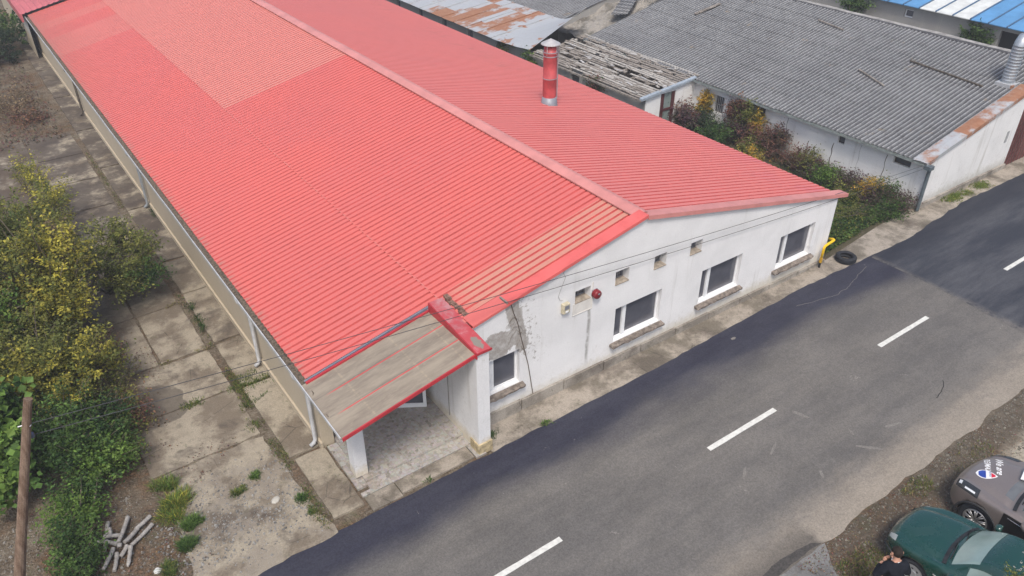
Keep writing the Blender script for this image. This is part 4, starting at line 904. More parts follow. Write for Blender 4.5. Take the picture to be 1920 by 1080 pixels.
def make_car(name, label, loc, rz, st, wy, r, rimr, P, spokes, style, cabin):
    """cabin = (cowl station, roof front station, roof rear station, tail station)"""
    root = thing(name, loc, label, 'car'); secs = car_sections(st)
    body = shift(car_body(secs), loc).build('body', [P['body'], M['dark']], root, smooth=True)
    cs = []
    for y in wy:
        for sx in (-1, 1):
            m_ = MB(); hw = st[3][1]; m_.lathe([(0, hw * .55), (r + .055, hw * .55), (r + .055, hw + .3), (0, hw + .3)], (0, 0, 0), 40, axis='x')
            if sx < 0: m_.v = [(-p[0], p[1], p[2]) for p in m_.v]; m_.f = [f[::-1] for f in m_.f]
            bmx = shift(m_, (loc[0], loc[1] + y, loc[2] + r + .01)); c = bmx.build('cutter', M['dark'], None)
            bm = bmesh.new(); bm.from_mesh(c.data); bmesh.ops.remove_doubles(bm, verts=bm.verts, dist=1e-4); bmesh.ops.recalc_face_normals(bm, faces=bm.faces); bm.to_mesh(c.data); bm.free(); cs.append(c)
    bm = bmesh.new(); bm.from_mesh(body.data); bmesh.ops.remove_doubles(bm, verts=bm.verts, dist=1e-4); bmesh.ops.recalc_face_normals(bm, faces=bm.faces); bm.to_mesh(body.data); bm.free()
    boolean_cut(body, cs)
    for p in body.data.polygons: p.use_smooth = True
    c0, c1, c2, c3 = cabin; K = 40
    def pt(nm, mt, mb): return shift(mb, loc).build(nm, mt, root, smooth=True)
    pt('windshield', P['glass'], join(patch(secs, c0 + .12, c1 - .12, 28, 40, 1), patch(secs, c0 + .12, c1 - .12, 28, 40, -1)))
    pt('cowl', M['rubber'], join(patch(secs, c0 - .17, c0 + .13, 27, 40, 1, .009), patch(secs, c0 - .17, c0 + .13, 27, 40, -1, .009)))
    for sd_ in (1, -1):
        pt('side_window', P['glass'], patch(secs, c1 - .35, (c1 + c2) / 2 - .08, 24, 27, sd_)); pt('side_window', P['glass'], patch(secs, (c1 + c2) / 2 + .08, c2 + .2, 24, 27, sd_))
    pt('rear_window', P['glass'], join(patch(secs, c2 + .15, c3 - .15, 28, 40, 1), patch(secs, c2 + .15, c3 - .15, 28, 40, -1)))
    for y in wy:
        for sx in (-1, 1): wheel(root, sx * (st[3][1] - .105), y, r, sx, spokes, rimr, P, style)
    # wipers
    for o_ in (-.05, .45):
        y0 = st[c0][0]; z0 = st[c0][7]; mb = MB(); mb.tube([(o_ - .05, y0 + .0, z0 + .035), (o_ - .3, y0 - .06, z0 + .045), (o_ - .52, y0 - .10, z0 + .035)], .01, 5); pt('wiper', M['dark'], mb)
    mb = MB()
    root.rotation_euler = (0, 0, rz); return root, secs, pt
# --- green compact saloon
Pg = dict(body=m_paint('dark_green_paint', (.005, .046, .036), .18, .8, 0, .03), glass=m_glass('green_glass_painted_sheen', (.17, .235, .215), .05), rim=simple('silver_hubcap', (.40, .41, .42), .4, .1, 6, .5, .4, 0, True))  # green glass: base colour lightened to paint in the sky's reflection
#        y     hw   zs   zb   hwc  zc   hwt  zt
STG = [(-4.12, .66, .45, .72, .58, .78, .52, .80), (-4.05, .76, .28, .80, .68, .88, .62, .93), (-3.7, .81, .2, .86, .72, .93, .66, .99), (-3.25, .835, .2, .88, .73, .96, .60, 1.10), (-2.9, .84, .2, .885, .74, .96, .55, 1.30), (-2.4, .845, .2, .885, .745, .95, .56, 1.41), (-1.75, .845, .2, .88, .745, .94, .55, 1.40), (-1.12, .84, .2, .86, .73, .92, .66, .97), (-.8, .835, .2, .83, .72, .86, .64, .91), (-.4, .80, .2, .77, .63, .80, .54, .85), (-.14, .71, .22, .68, .54, .73, .46, .775), (-.02, .60, .28, .60, .49, .62, .43, .63), (.0, .56, .33, .56, .46, .58, .40, .585)]
# reverse so that index grows from the front to the rear
STG = STG[::-1]
car, secs, pt = make_car('parked_car', 'dark green saloon car parked nose to the road beside the man', (12.86, 4.25, .0), R(2), STG, (-.78, -3.2), .30, .20, Pg, 7, 'cap', (5, 6, 8, 9))
for sx in (-1, 1):
    pt('headlight', simple('headlight_glass', (.30, .33, .33), .12, .05, 8, .6), patch(secs, 1.1, 2.3, 20, 23, sx, .006))
    mb = MB(); mb.lathe([(0, .10), (.05, .09), (.085, .04), (.09, -.02), (0, -.03)], (0, 0, 0), 14, axis='y'); mb.v = [(p[0] * 1.1 + sx * .93, p[1] - 1.45, p[2] * .8 + .97) for p in mb.v]; mb.box(min(sx * .80, sx * .93), max(sx * .80, sx * .93), -1.49, -1.43, .90, .95); pt('side_mirror', Pg['body'], mb)
mb = MB(); mb.box(-.862, -.853, -1.25, -1.12, .66, .69); pt('side_marker', simple('marker_white', (.6, .6, .55), .3), mb)
mb = MB(); mb.tube([(-.872, -1.35, .52), (-.875, -2.9, .52)], .022, 6); pt('side_moulding', M['rubber'], mb)
mb = MB(); mb.tube([(-.66, -.07, .45), (-.82, -.34, .46)], .02, 6); mb.tube([(-.62, -.07, .45), (.62, -.0, .45)], .02, 6); pt('bumper_strip', M['rubber'], mb)
for y_ in (-1.32, -2.25):
    mb = MB(); mb.box(-.860, -.848, y_ - .004, y_ + .004, .3, .86); pt('door_gap', M['dark'], mb)
# --- bronze SUV with white lettering
Ps = dict(body=m_paint('bronze_grey_paint', (.23, .195, .18), .28, .7, .35, .05), glass=m_glass('grey_green_glass', (.07, .10, .10), .06), rim=simple('alloy', (.50, .50, .50), .35, .1, 6, .6, .7, 0, True))
STS = [(-4.55, .72, .5, .95, .66, 1.05, .60, 1.1), (-4.5, .84, .38, 1.02, .76, 1.15, .62, 1.45), (-4.3, .90, .3, 1.06, .79, 1.16, .62, 1.62), (-3.6, .93, .28, 1.08, .81, 1.15, .64, 1.70), (-2.8, .94, .28, 1.07, .82, 1.13, .66, 1.73), (-2.0, .94, .28, 1.06, .82, 1.11, .64, 1.71), (-1.25, .93, .28, 1.03, .80, 1.07, .74, 1.14), (-.95, .925, .28, 1.0, .79, 1.04, .72, 1.09), (-.45, .885, .28, .95, .70, .99, .60, 1.03), (-.16, .80, .30, .87, .62, .91, .54, .94), (-.03, .68, .36, .74, .54, .77, .48, .78), (.0, .62, .42, .66, .50, .68, .45, .69)][::-1]
car2, secs2, pt2 = make_car('parked_car', 'bronze grey off-roader with white lettering and a balloon emblem on its bonnet', (15.20, 4.17, .0), R(-2), STS, (-.80, -3.5), .365, .25, Ps, 9, 'spoke', (5, 6, 8, 9))
car2.name = 'parked_offroader'; car.name = 'parked_saloon'
for sx in (-1, 1):
    hl = pt2('headlight', simple('headlight_dark', (.035, .038, .042), .12, .3, 30, .5), patch(secs2, 1.2, 3.2, 19, 24, sx, .006))
    pt2('headlight_lens', simple('lens', (.75, .78, .8), .1, .05, 8, .6), patch(secs2, 1.6, 2.1, 21, 23, sx, .012))
    pt2('daytime_lamp', simple('lens2', (.75, .78, .8), .1, .05, 8, .6), patch(secs2, 2.25, 3.0, 20, 21, sx, .012))
    mb = MB(); mb.lathe([(0, .13), (.07, .11), (.11, .04), (.115, -.03), (0, -.05)], (0, 0, 0), 14, axis='y'); mb.v = [(p[0] * 1.1 + sx * 1.05, p[1] - 1.72, p[2] * .85 + 1.15) for p in mb.v]; pt2('side_mirror', Ps['body'], mb)
mb = MB(); mb.box(-.94, -.925, -2.7, -1.35, .55, 1.0); 
# black door film and wheel arch trim on the near side
o = pt2('door_film', simple('black_film', (.018, .016, .016), .35, .1, 4, .4), patch(secs2, 4.2, 8.3, 12, 20, -1, .004))
mb = MB()
for a in range(19):
    pass
an = [R(-12 + 204 * k / 20) for k in range(21)]; mb.tube([(-.935, -.80 + .43 * math.cos(a), .375 + .43 * math.sin(a)) for a in an], .024, 6); pt2('arch_trim', simple('black_trim', (.03, .03, .032), .7), mb)
mb = MB(); mb.tube([(-.95, -1.32, .98), (-.955, -2.0, 1.0)], .008, 5); pt2('chrome_strip', simple('chrome', (.7, .7, .7), .2, .05, 4, .6, .8), mb)
o = pt2('bonnet_vent_panel', simple('dark_bonnet_panel', (.13, .14, .15), .35, .1, 4, .4), join(patch(secs2, 3.95, 4.7, 33, 40, 1, .003), patch(secs2, 3.95, 4.7, 33, 40, -1, .003)))
def zsurf(secs_, x, y):
    y = y + WARP[0] * x * x; best = min(secs_, key=lambda r_: abs(r_[0] - y)); rows = sorted(secs_, key=lambda r_: abs(r_[0] - y))[:2]; vals = []
    for r_ in rows:
        p = r_[1][24:]; zz = p[-1][1]
        for a, b in zip(p[:-1], p[1:]):
            if b[0] <= abs(x) <= a[0]: zz = b[1] + (a[1] - b[1]) * (abs(x) - b[0]) / max(1e-6, a[0] - b[0])
        vals.append((abs(r_[0] - y), zz))
    (d0, z0), (d1, z1) = vals; return (z0 * d1 + z1 * d0) / max(1e-9, d0 + d1)
def text_on(pt_, name, s, size, mat, fn, bold=0, shear=0, ang=0):
    cu = bpy.data.curves.new('txt', 'FONT'); cu.body = s; cu.size = size; cu.shear = shear; cu.offset = bold; cu.resolution_u = 3; o = bpy.data.objects.new('txt', cu); COL.objects.link(o)
    dg = bpy.context.evaluated_depsgraph_get(); dg.update(); me = bpy.data.meshes.new_from_object(o.evaluated_get(dg)); mb = MB()
    mb.add([fn(v.co.x, v.co.y) for v in me.vertices], [tuple(p.vertices) for p in me.polygons]); bpy.data.objects.remove(o); return pt_(name, mat, mb)
wt = simple('white_vinyl', (.78, .78, .78), .5, .03)
ca, sa = math.cos(R(30)), math.sin(R(30))
def hood(cx, cy):      # text runs across the bonnet from its far side towards the near side (+x -> -x), tops towards the windscreen
    def f(u, v):
        x_, y_ = cx - u * ca + v * sa, cy - u * sa - v * ca; return (x_, y_, zsurf(secs2, x_, y_) + .008)
    return f
text_on(pt2, 'lettering', 'We are', .19, wt, hood(.46, -.28), .004, .3)
text_on(pt2, 'lettering', 'RE/MAX', .15, wt, hood(.30, -.13), .004, .3)
def hood2(cx, cy):
    def f(u, v):
        x_, y_ = cx - u * ca + v * sa, cy - u * sa - v * ca; return (x_, y_, zsurf(secs2, x_, y_) + .014)
    return f
# balloon emblem: white drop with a blue cap and a red foot
def drop(k0, k1, sc_, dz, nm, mt):
    mb = MB(); ang0 = R(-60); c = Vector((-.22, -.46)); 
    def P(u, v):   # u along the balloon from the tip, v across
        w_ = math.sin(min(1, u) ** .75 * math.pi) ** .8 * .13 if 0 < u < 1 else 0
        a, b = (u - .5) * .36 * 1.0, (v - .5) * 2 * w_ * sc_; a *= sc_
        x_, y_ = c.x - b * ca + a * sa, c.y - b * sa - a * ca; return (x_, y_, zsurf(secs2, x_, y_) + dz)
    mb.grid(14, 8, lambda u, v: P(k0 + (k1 - k0) * u, v)); return pt2(nm, mt, mb)
drop(0, 1, 1.12, .006, 'emblem_field', wt); drop(.06, .45, .95, .009, 'emblem_blue', simple('emblem_blue_vinyl', (.03, .07, .35), .4)); drop(.74, .96, .95, .009, 'emblem_red', simple('emblem_red_vinyl', (.6, .02, .05), .4))
text_on(pt2, 'emblem_text', 'RE/MAX', .05, simple('emblem_text_vinyl', (.05, .08, .3), .4), hood2(-.10, -.44))
text_on(pt2, 'lettering', 'RE/MAX', .34, simple('pale_blue_vinyl', (.55, .60, .66), .45, .04), lambda u, v: (-.962, -1.72 - u, .60 + v), .012)
mb = MB(); mb.box(-.22, .22, -.20, .20, 0, .02, 0, Matrix.Translation((.33, -1.10, 1.165)) @ Matrix.Rotation(R(-9), 4, 'X') @ Matrix.Rotation(R(14), 4, 'Z')); o = mb.build('white_board', wt); o.location = (car2.location.x, car2.location.y, 0); tag(o, 'plain white board lying against the windscreen of the bronze car', 'board')

# ================================================================== person by the green car
def skin_mesh(name, pts, edges, rad, mat, parent, sub=2, root=0):
    me = bpy.data.meshes.new(name); off = world_loc(parent) if parent else Vector()
    me.from_pydata([tuple(Vector(p) - off) for p in pts], edges, []); o = bpy.data.objects.new(name, me); COL.objects.link(o)
    md = o.modifiers.new('s', 'SKIN'); md.use_smooth_shade = True
    for i, r_ in enumerate(rad):
        d = me.skin_vertices[0].data[i]; d.radius = (r_, r_) if not isinstance(r_, tuple) else r_; d.use_root = (i == root)
    sb = o.modifiers.new('u', 'SUBSURF'); sb.levels = sb.render_levels = sub
    dg = bpy.context.evaluated_depsgraph_get(); dg.update(); m2 = bpy.data.meshes.new_from_object(o.evaluated_get(dg)); o.modifiers.clear(); o.data = m2
    m2.materials.clear(); m2.materials.append(mat)
    for p in m2.polygons: p.use_smooth = True; p.material_index = 0
    if parent: o.parent = parent
    return o
skin = simple('skin', (.50, .27, .19), .6, .1, 12); cloth = simple('black_cotton', (.012, .014, .020), .9, .3, 12, .1); hairm = simple('dark_hair', (.022, .016, .013), .8, .4, 60, .2, 0, .004)
pe_ = thing('person', (11.0, 3.42, 0), 'man in a dark top standing by the front wheel of the green car', 'person')
# local frame: f = facing, s = right hand side
fa = Vector((.50, .86, 0)).normalized(); ri = Vector((fa.y, -fa.x, 0))
def L_(f, s, z): return Vector((11.0, 3.42, 0)) + fa * f + ri * s + Vector((0, 0, z))
HB = 1.71
bp = [L_(0, 0, .94), L_(-.01, 0, 1.10), L_(-.02, 0, 1.28), L_(-.01, 0, 1.42), L_(.03, 0, 1.50), L_(.055, 0, 1.57), L_(.085, 0, 1.635), L_(.10, 0, 1.69),
      L_(-.01, -.17, 1.41), L_(-.02, -.36, 1.16), L_(.12, -.22, 1.28), L_(.15, -.15, 1.35),
      L_(-.01, .17, 1.41), L_(-.02, .30, 1.15), L_(.20, .22, 1.10), L_(.30, .20, 1.14),
      L_(0, -.10, .88), L_(.02, -.12, .50), L_(-.02, -.13, .09), L_(.12, -.14, .05), L_(0, .10, .88), L_(.03, .12, .50), L_(0, .13, .09), L_(.14, .14, .05)]
be = [(0, 1), (1, 2), (2, 3), (3, 4), (4, 5), (5, 6), (6, 7), (3, 8), (8, 9), (9, 10), (10, 11), (3, 12), (12, 13), (13, 14), (14, 15), (0, 16), (16, 17), (17, 18), (18, 19), (0, 20), (20, 21), (21, 22), (22, 23)]
br = [.15, .135, .155, .12, .062, .06, .088, .078, .075, .045, .036, .026, .075, .045, .036, .026, .095, .06, .042, .036, .095, .06, .042, .036]
skin_mesh('body', bp, be, br, skin, pe_, 2)
# face
hc = L_(.095, 0, 1.655)
mb = MB(); mb.lathe([(0, .035), (.014, .02), (.018, -.01), (.010, -.02)], (0, 0, 0), 8); mb.v = [tuple(L_(.188 + .35 * p[0], p[1] * .8, 1.645 + p[2])) for p in mb.v]; mb.build('nose', skin, pe_, smooth=True)
for s_1 in (-1, 1):
    mb = MB(); c = L_(.075, s_1 * .092, 1.645); n = 10
    def fn(u, v): a = 2 * math.pi * u; r_ = .014 + .008 * math.cos(math.pi * 2 * v); return tuple(c + fa * (math.cos(a) * r_ * 1.0 - .008) + ri * s_1 * (.012 * math.sin(2 * math.pi * v) + .006) + Vector((0, 0, math.sin(a) * r_ * 1.7)))
    mb.grid(12, 8, fn); mb.build('ear', skin, pe_, smooth=True)
    mb = MB(); mb.lathe([(0, .011), (.009, .006), (.011, 0), (.009, -.006), (0, -.011)], tuple(L_(.170, s_1 * .032, 1.668)), 10); mb.build('eye', M['white'], pe_, smooth=True)
mb = MB(); mb.tube([L_(.176, -.024, 1.605), L_(.184, 0, 1.603), L_(.176, .024, 1.605)], .006, 6); mb.build('mouth', simple('lips', (.35, .13, .11), .6), pe_)
# hair cap: upper and back part of an ellipsoid slightly larger than the skull, cropped at the nape
mb = MB(); rr = random.Random(2)
def fn(u, v):
    a = 2 * math.pi * u; back = .5 - .5 * math.cos(a); lo = .50 + .16 * back; t = lo * math.pi * (1 - v); r_ = 1 + .02 * mnoise.noise(Vector((math.cos(a) * 3, math.sin(a) * 3, v * 6)))
    return tuple(L_(.082, 0, 1.668) + r_ * (fa * .108 * math.sin(t) * math.cos(a) + ri * .092 * math.sin(t) * math.sin(a) + Vector((0, 0, .108 * math.cos(t)))))
mb.grid(32, 14, fn); mb.build('hair', hairm, pe_, smooth=True)
# top, collar, trousers, shoes
tp_ = [bp[0], bp[1], bp[2], bp[3], bp[4] - Vector((0, 0, .02)), bp[8], bp[9], L_(.135, -.185, 1.315), bp[12], bp[13], L_(.24, .21, 1.115)]
skin_mesh('dark_top', tp_, [(0, 1), (1, 2), (2, 3), (3, 4), (3, 5), (5, 6), (6, 7), (3, 8), (8, 9), (9, 10)], [.165, .15, .172, .138, .084, .092, .066, .046, .092, .066, .046], cloth, pe_, 2)
mb = MB()
def fn(u, v): a, b = 2 * math.pi * u, 2 * math.pi * v; r_ = .068 + .008 * math.cos(b); return tuple(L_(.035, 0, 1.492) + fa * r_ * math.cos(a) + ri * r_ * 1.05 * math.sin(a) + Vector((0, 0, .010 * math.sin(b) - .018 * math.cos(a))))
mb.grid(24, 8, fn); mb.build('white_collar', M['white'], pe_, smooth=True)
skin_mesh('trousers', [L_(0, 0, .98), bp[16], bp[17], L_(-.02, -.13, .16), bp[20], bp[21], L_(0, .13, .16)], [(0, 1), (1, 2), (2, 3), (0, 4), (4, 5), (5, 6)], [.165, .11, .078, .06, .11, .078, .06], simple('navy_trousers', (.02, .025, .04), .9), pe_, 2)
for s_1, bx in ((-1, -.02), (1, 0)):
    skin_mesh('shoe', [L_(bx - .05, s_1 * .13, .06), L_(bx + .05, s_1 * .135, .055), L_(bx + .17, s_1 * .14, .045)], [(0, 1), (1, 2)], [.045, .05, .04], M['rubber'], pe_, 2)
# hands: palm with five fingers each; the left one is raised in front of the shoulder
def hand(wr, d, up, side, curl):
    d = d.normalized(); up = (up - d * up.dot(d)).normalized(); s = d.cross(up) * side
    skin_mesh('hand', [wr, wr + d * .045, wr + d * .085], [(0, 1), (1, 2)], [(.024, .018), (.034, .016), (.036, .014)], skin, pe_, 2)
    for k, (ox, ln) in enumerate([(-.028, .068), (-.010, .078), (.010, .073), (.028, .056)]):
        b = wr + d * .085 + s * ox; p = [b]; a = 0
        for q in range(3): a += curl * (.7 + .15 * k); b = b + (d * math.cos(a) + up * math.sin(a)) * ln / 3; p.append(b)
        skin_mesh('finger', p, [(0, 1), (1, 2), (2, 3)], [.0095, .009, .0085, .007], skin, pe_, 1)
    b = wr + d * .035 - s * .03; p = [b, b + (d * .6 - s * .7) * .03, b + (d * 1.4 - s * .8 + up * .4) * .036]
    skin_mesh('thumb', p, [(0, 1), (1, 2)], [.012, .011, .009], skin, pe_, 1)
hand(bp[11], ri * .7 + fa * .3 + Vector((0, 0, .55)), -fa, 1, .3); hand(bp[15], fa + Vector((0, 0, .2)), Vector((0, 0, 1)), -1, .4)
# ================================================================== vegetation
PAL0 = dict(
    yellow=[(.28, .25, .045), (.19, .19, .04), (.40, .36, .06), (.12, .14, .035), (.16, .16, .04)], olive=[(.13, .14, .035), (.09, .105, .03), (.18, .18, .045), (.065, .08, .025)],
    green=[(.045, .09, .025), (.03, .065, .02), (.07, .125, .03), (.10, .17, .04)], dark=[(.025, .045, .02), (.035, .06, .025), (.02, .035, .018)],
    lime=[(.11, .19, .035), (.07, .13, .03), (.15, .23, .05)], rust=[(.12, .055, .045), (.09, .045, .04), (.16, .085, .05), (.07, .05, .03)],
    purple=[(.065, .035, .045), (.05, .035, .035), (.09, .05, .045), (.05, .055, .03)], gold=[(.36, .22, .03), (.28, .20, .04), (.20, .17, .04)], dry=[(.16, .12, .075), (.11, .08, .05), (.20, .15, .09)])
PAL = {k: [tuple(min(.8, q * dict(yellow=1.1, olive=1.3, gold=1.35, lime=1.05, green=1.0, dark=1.1).get(k, 1.4)) for q in c) for c in v] for k, v in PAL0.items()}
def leaf(mb, p, s, rr, col, up=.5, asp=.55):
    d = Vector((rr.gauss(0, 1), rr.gauss(0, 1), rr.gauss(0, .5))).normalized(); n = Vector((rr.gauss(0, 1), rr.gauss(0, 1), rr.gauss(0, 1) + up * 2)); b = d.cross(n)
    if b.length < .1: return
    b = b.normalized() * s * asp; d = d * s; p = Vector(p); k = n.normalized() * s * .12
    mb.add([p - d * .5, p + b * .5 + k, p + d * .5, p - b * .5 + k], [(0, 1, 2, 3)], 0, col)
def plant(name, label, cat, base, blobs, n, size, stems=8, group=None, seed=0, clump=.5, asp=.55, twig=True, stemr=.018):
    """blobs: (x, y, z, rx, ry, rz, weight, palette) in world metres"""
    n = int(n * (1.9 if base[0] < 20 else 2.0)) if n > 450 else n
    rr = random.Random(seed * 77 + 5); root = thing(name, base, label, cat, group); tw = sum(b[6] for b in blobs); mb = MB(); st = MB(); bv = Vector(base)
    for b in blobs:
        c = Vector(b[:3]); rx, ry, rz = b[3:6]; pal = PAL[b[7]]; cnt = int(n * b[6] / tw); nc = max(3, int(cnt / 45))
        for k in range(nc):
            v = Vector((rr.gauss(0, 1), rr.gauss(0, 1), rr.gauss(0, 1))).normalized() * (rr.random() ** .42)
            cc = c + Vector((v.x * rx, v.y * ry, v.z * rz)); 
            if cc.z < .05: cc.z = .05 + rr.random() * .1
            tone = rr.choice(pal); tv = rr.uniform(.75, 1.3); cr_ = rr.uniform(.10, .26) * clump * 2
            ax = Vector((v.x, v.y, v.z * .6 + .35)).normalized()
            for j in range(int(cnt / nc)):
                t = rr.uniform(-1, 1); q = cc + ax * t * cr_ * 1.4 + Vector((rr.gauss(0, 1), rr.gauss(0, 1), rr.gauss(0, .8))) * cr_ * .42
                if q.z < .03: q.z = .03 + rr.random() * .05
                f = tv * rr.uniform(.8, 1.25); col = tone if rr.random() < .8 else rr.choice(pal); leaf(mb, q, size * rr.uniform(.4, 1.5), rr, tuple(x * f for x in col), asp=asp)
            if twig and k % 3 == 0:
                m_ = bv.lerp(cc, .55) + Vector((rr.gauss(0, .12), rr.gauss(0, .12), .12)); st.tube([bv + Vector((rr.gauss(0, .06), rr.gauss(0, .06), 0)), m_, cc, cc + ax * cr_ * 1.5], [stemr * rr.uniform(.6, 1.3), stemr * .7, stemr * .35, .003], 5)
    mb.build('foliage', M['leaf'], root)
    if st.v: st.build('stems', M['bark'], root)
    return root
V = plant
V('tree', 'tall loose yellow green tree with see-through crown, largest at the left edge', 'tree', (.3, 21.9, 0), [(.3, 21.6, 2.6, 1.0, 1.1, 1.1, 3, 'yellow'), (-.7, 21.4, 2.5, .9, 1.1, 1.2, 2, 'olive'), (.9, 22.6, 1.9, 1.0, 1.0, .9, 2, 'olive'), (-.4, 22.8, 3.2, 1.2, 1.0, .7, 2, 'olive'), (.1, 20.6, 1.9, .9, .8, .8, 2.4, 'yellow'), (-1.4, 20.4, 2.4, .8, .8, 1.0, 1.4, 'lime')], 15000, .085, seed=1, stemr=.035)
V('shrub', 'thin olive sapling leaning over the slabs towards the red roof', 'shrub', (1.6, 23.6, 0), [(2.2, 24.0, 1.5, .75, .9, .6, 2, 'olive'), (2.75, 23.2, 1.4, .6, .9, .5, 1.6, 'olive'), (1.9, 22.2, 1.2, .7, .8, .6, 1.6, 'olive'), (2.6, 22.3, 1.0, .5, .6, .4, .8, 'green')], 5200, .075, seed=2, stemr=.022)
V('shrub', 'pale olive shrub with dry heads above the yellow tree, at the left edge', 'shrub', (.3, 26.4, 0), [(.1, 26.3, 1.7, 1.2, 1.4, .9, 2, 'olive'), (-.9, 25.6, 1.6, 1.2, 1.2, .9, 2, 'green'), (1.1, 27.4, 1.6, .7, .9, .7, 1, 'yellow'), (.6, 24.9, 1.4, .9, .8, .7, 1, 'dry')], 7500, .08, seed=3, stemr=.022)
V('shrub', 'yellow twigged sapling standing alone at the upper left of the slabs', 'shrub', (.9, 30.4, 0), [(.9, 30.5, 1.6, .55, .7, .8, 1, 'yellow'), (1.3, 29.4, 1.1, .6, .5, .5, .7, 'olive')], 1500, .075, seed=4)
V('shrub', 'olive and yellow bush below the tall tree, its foot full of dead leaves', 'shrub', (-.5, 19.2, 0), [(-.7, 19.3, 1.7, 1.1, 1.1, .9, 2.2, 'olive'), (.2, 18.6, 1.2, .8, .8, .7, 1.5, 'yellow'), (-.9, 18.0, 1.6, .8, .8, .8, 1.4, 'yellow'), (.3, 19.6, .8, 1.0, .9, .5, 1.0, 'olive'), (-1.6, 18.9, 1.5, .9, .9, .9, 1.2, 'olive')], 9500, .08, seed=5, stemr=.022)
V('shrub', 'dark green leafy bush with yellow tips right of the wooden pole', 'shrub', (-.4, 16.3, 0), [(-.55, 16.7, 1.0, .8, .8, .7, 2, 'green'), (0.0, 16.2, .7, .7, .8, .5, 1.6, 'green'), (-.1, 15.6, .6, .6, .6, .45, 1.5, 'lime'), (-.9, 16.0, .9, .6, .6, .6, 1.2, 'green'), (.15, 17.0, .6, .6, .6, .4, 1.0, 'dark'), (-.3, 17.3, 1.2, .5, .4, .5, .6, 'yellow')], 11000, .075, seed=6)
V('climber', 'big leaved light green climber behind the wooden pole', 'climber', (-1.75, 16.6, 0), [(-1.75, 16.7, 1.4, .55, .8, .8, 2, 'lime'), (-1.95, 15.8, 1.0, .5, .6, .6, 1, 'lime'), (-1.5, 17.4, 1.4, .5, .5, .6, 1, 'green')], 1900, .15, seed=7, asp=.9, clump=.7)
V('shrub', 'low fresh green bush beside the heap of grey logs', 'shrub', (-1.1, 14.0, 0), [(-1.1, 13.5, .45, .42, .5, .4, 1.6, 'green'), (-1.0, 14.4, .5, .5, .45, .4, 1.4, 'lime'), (-.75, 14.9, .5, .5, .4, .4, 1.2, 'green'), (-1.25, 12.9, .4, .4, .4, .35, .8, 'green')], 6000, .065, seed=8)
V('shrub', 'dark round bush at the far upper left corner beside the warehouse', 'shrub', (2.8, 51.5, 0), [(2.2, 50.8, .9, 1.1, 1.5, .9, 1, 'dark'), (3.3, 53.8, 1.0, 1.1, 1.8, .8, 1, 'green'), (1.6, 53, 1.2, 1.2, 1.5, .9, 1, 'green'), (.6, 50, .9, 1, 1.3, .8, .8, 'olive')], 5200, .13, seed=9)
V('shrub', 'half bare brown thicket of dead twigs between the tree and the slabs', 'shrub', (.3, 18.6, 0), [(.6, 18.9, .3, .8, 1.2, .25, 1, 'dry'), (.9, 20.3, .3, .7, .9, .25, .8, 'rust'), (.4, 17.5, .4, .5, .8, .35, .8, 'olive')], 2600, .055, seed=10, stemr=.01)
# off-frame left: keeps the bushes going behind the pole
V('tree', 'shadowy dark tree half outside the left edge behind the climber', 'tree', (-2.6, 19.0, 0), [(-2.4, 18.9, 2.0, .9, 1.2, 1.3, 1, 'dark'), (-2.0, 20.8, 2.4, .9, 1.0, 1.2, 1, 'olive'), (-2.3, 17.2, .8, .7, .9, .6, 1, 'dark')], 6500, .085, seed=11, stemr=.03)
# alley between the halls: creepers on the shed wall
V('creeper', 'yellow creeper climbing beside the barred window of the shed', 'creeper', (26.6, 22.4, 0), [(26.62, 22.5, 1.05, .16, .35, .5, 1, 'gold'), (26.6, 22.6, .5, .2, .4, .4, .6, 'olive')], 1500, .085, seed=12, stemr=.01, clump=.35)
V('creeper', 'purple brown bush in front of the annex corner', 'creeper', (25.3, 22.4, 0), [(25.1, 22.2, .6, .6, .7, .5, 1, 'purple'), (25.8, 22.9, .6, .5, .4, .5, .7, 'rust')], 2600, .085, seed=13)
V('shrub', 'blue green bush below the barred window of the shed', 'shrub', (25.6, 21.2, 0), [(25.6, 21.4, .6, .65, .7, .55, 1, 'dark'), (25.2, 20.6, .5, .7, .6, .45, .8, 'green')], 3200, .075, seed=14)
V('creeper', 'tall russet creeper covering the shed wall up to the roof edge', 'creeper', (26.5, 20.3, 0), [(26.55, 20.6, 1.15, .28, .55, .75, 2, 'rust'), (26.5, 20.0, 1.2, .3, .5, .65, 1.3, 'olive'), (26.2, 20.2, .6, .5, .8, .5, 1.5, 'purple'), (26.6, 19.6, 1.1, .22, .28, .55, .8, 'gold'), (26.0, 19.3, .6, .6, .5, .5, 1.2, 'rust')], 7500, .08, seed=15, stemr=.012, clump=.4)
V('creeper', 'mixed yellow and brown mound right of the tall russet creeper', 'creeper', (25.9, 18.2, 0), [(26.1, 18.3, .75, .6, .6, .65, 1.4, 'rust'), (25.6, 18.9, .4, .7, .6, .35, 1, 'olive'), (25.2, 18.4, .3, .5, .7, .25, .6, 'gold'), (26.3, 18.1, 1.0, .35, .4, .4, .5, 'purple')], 4500, .075, seed=16)
V('creeper', 'low brown green creeper band in the middle of the alley wall', 'creeper', (26.0, 16.7, 0), [(26.1, 17.0, .45, .55, .7, .35, 1, 'rust'), (25.9, 16.1, .4, .6, .6, .32, 1, 'purple'), (26.2, 16.5, .5, .5, .5, .3, .6, 'olive')], 4000, .07, seed=17)
V('shrub', 'bright lime green bush in the alley below the small square vent', 'shrub', (25.7, 15.4, 0), [(25.75, 15.45, .40, .42, .42, .36, 1, 'lime')], 1900, .07, seed=18)
V('creeper', 'dark purple creeper patch near the foot of the stained wall', 'creeper', (26.1, 14.6, 0), [(26.15, 14.7, .4, .5, .6, .32, 1, 'purple'), (25.6, 14.3, .3, .6, .5, .26, .7, 'olive')], 2800, .07, seed=19)
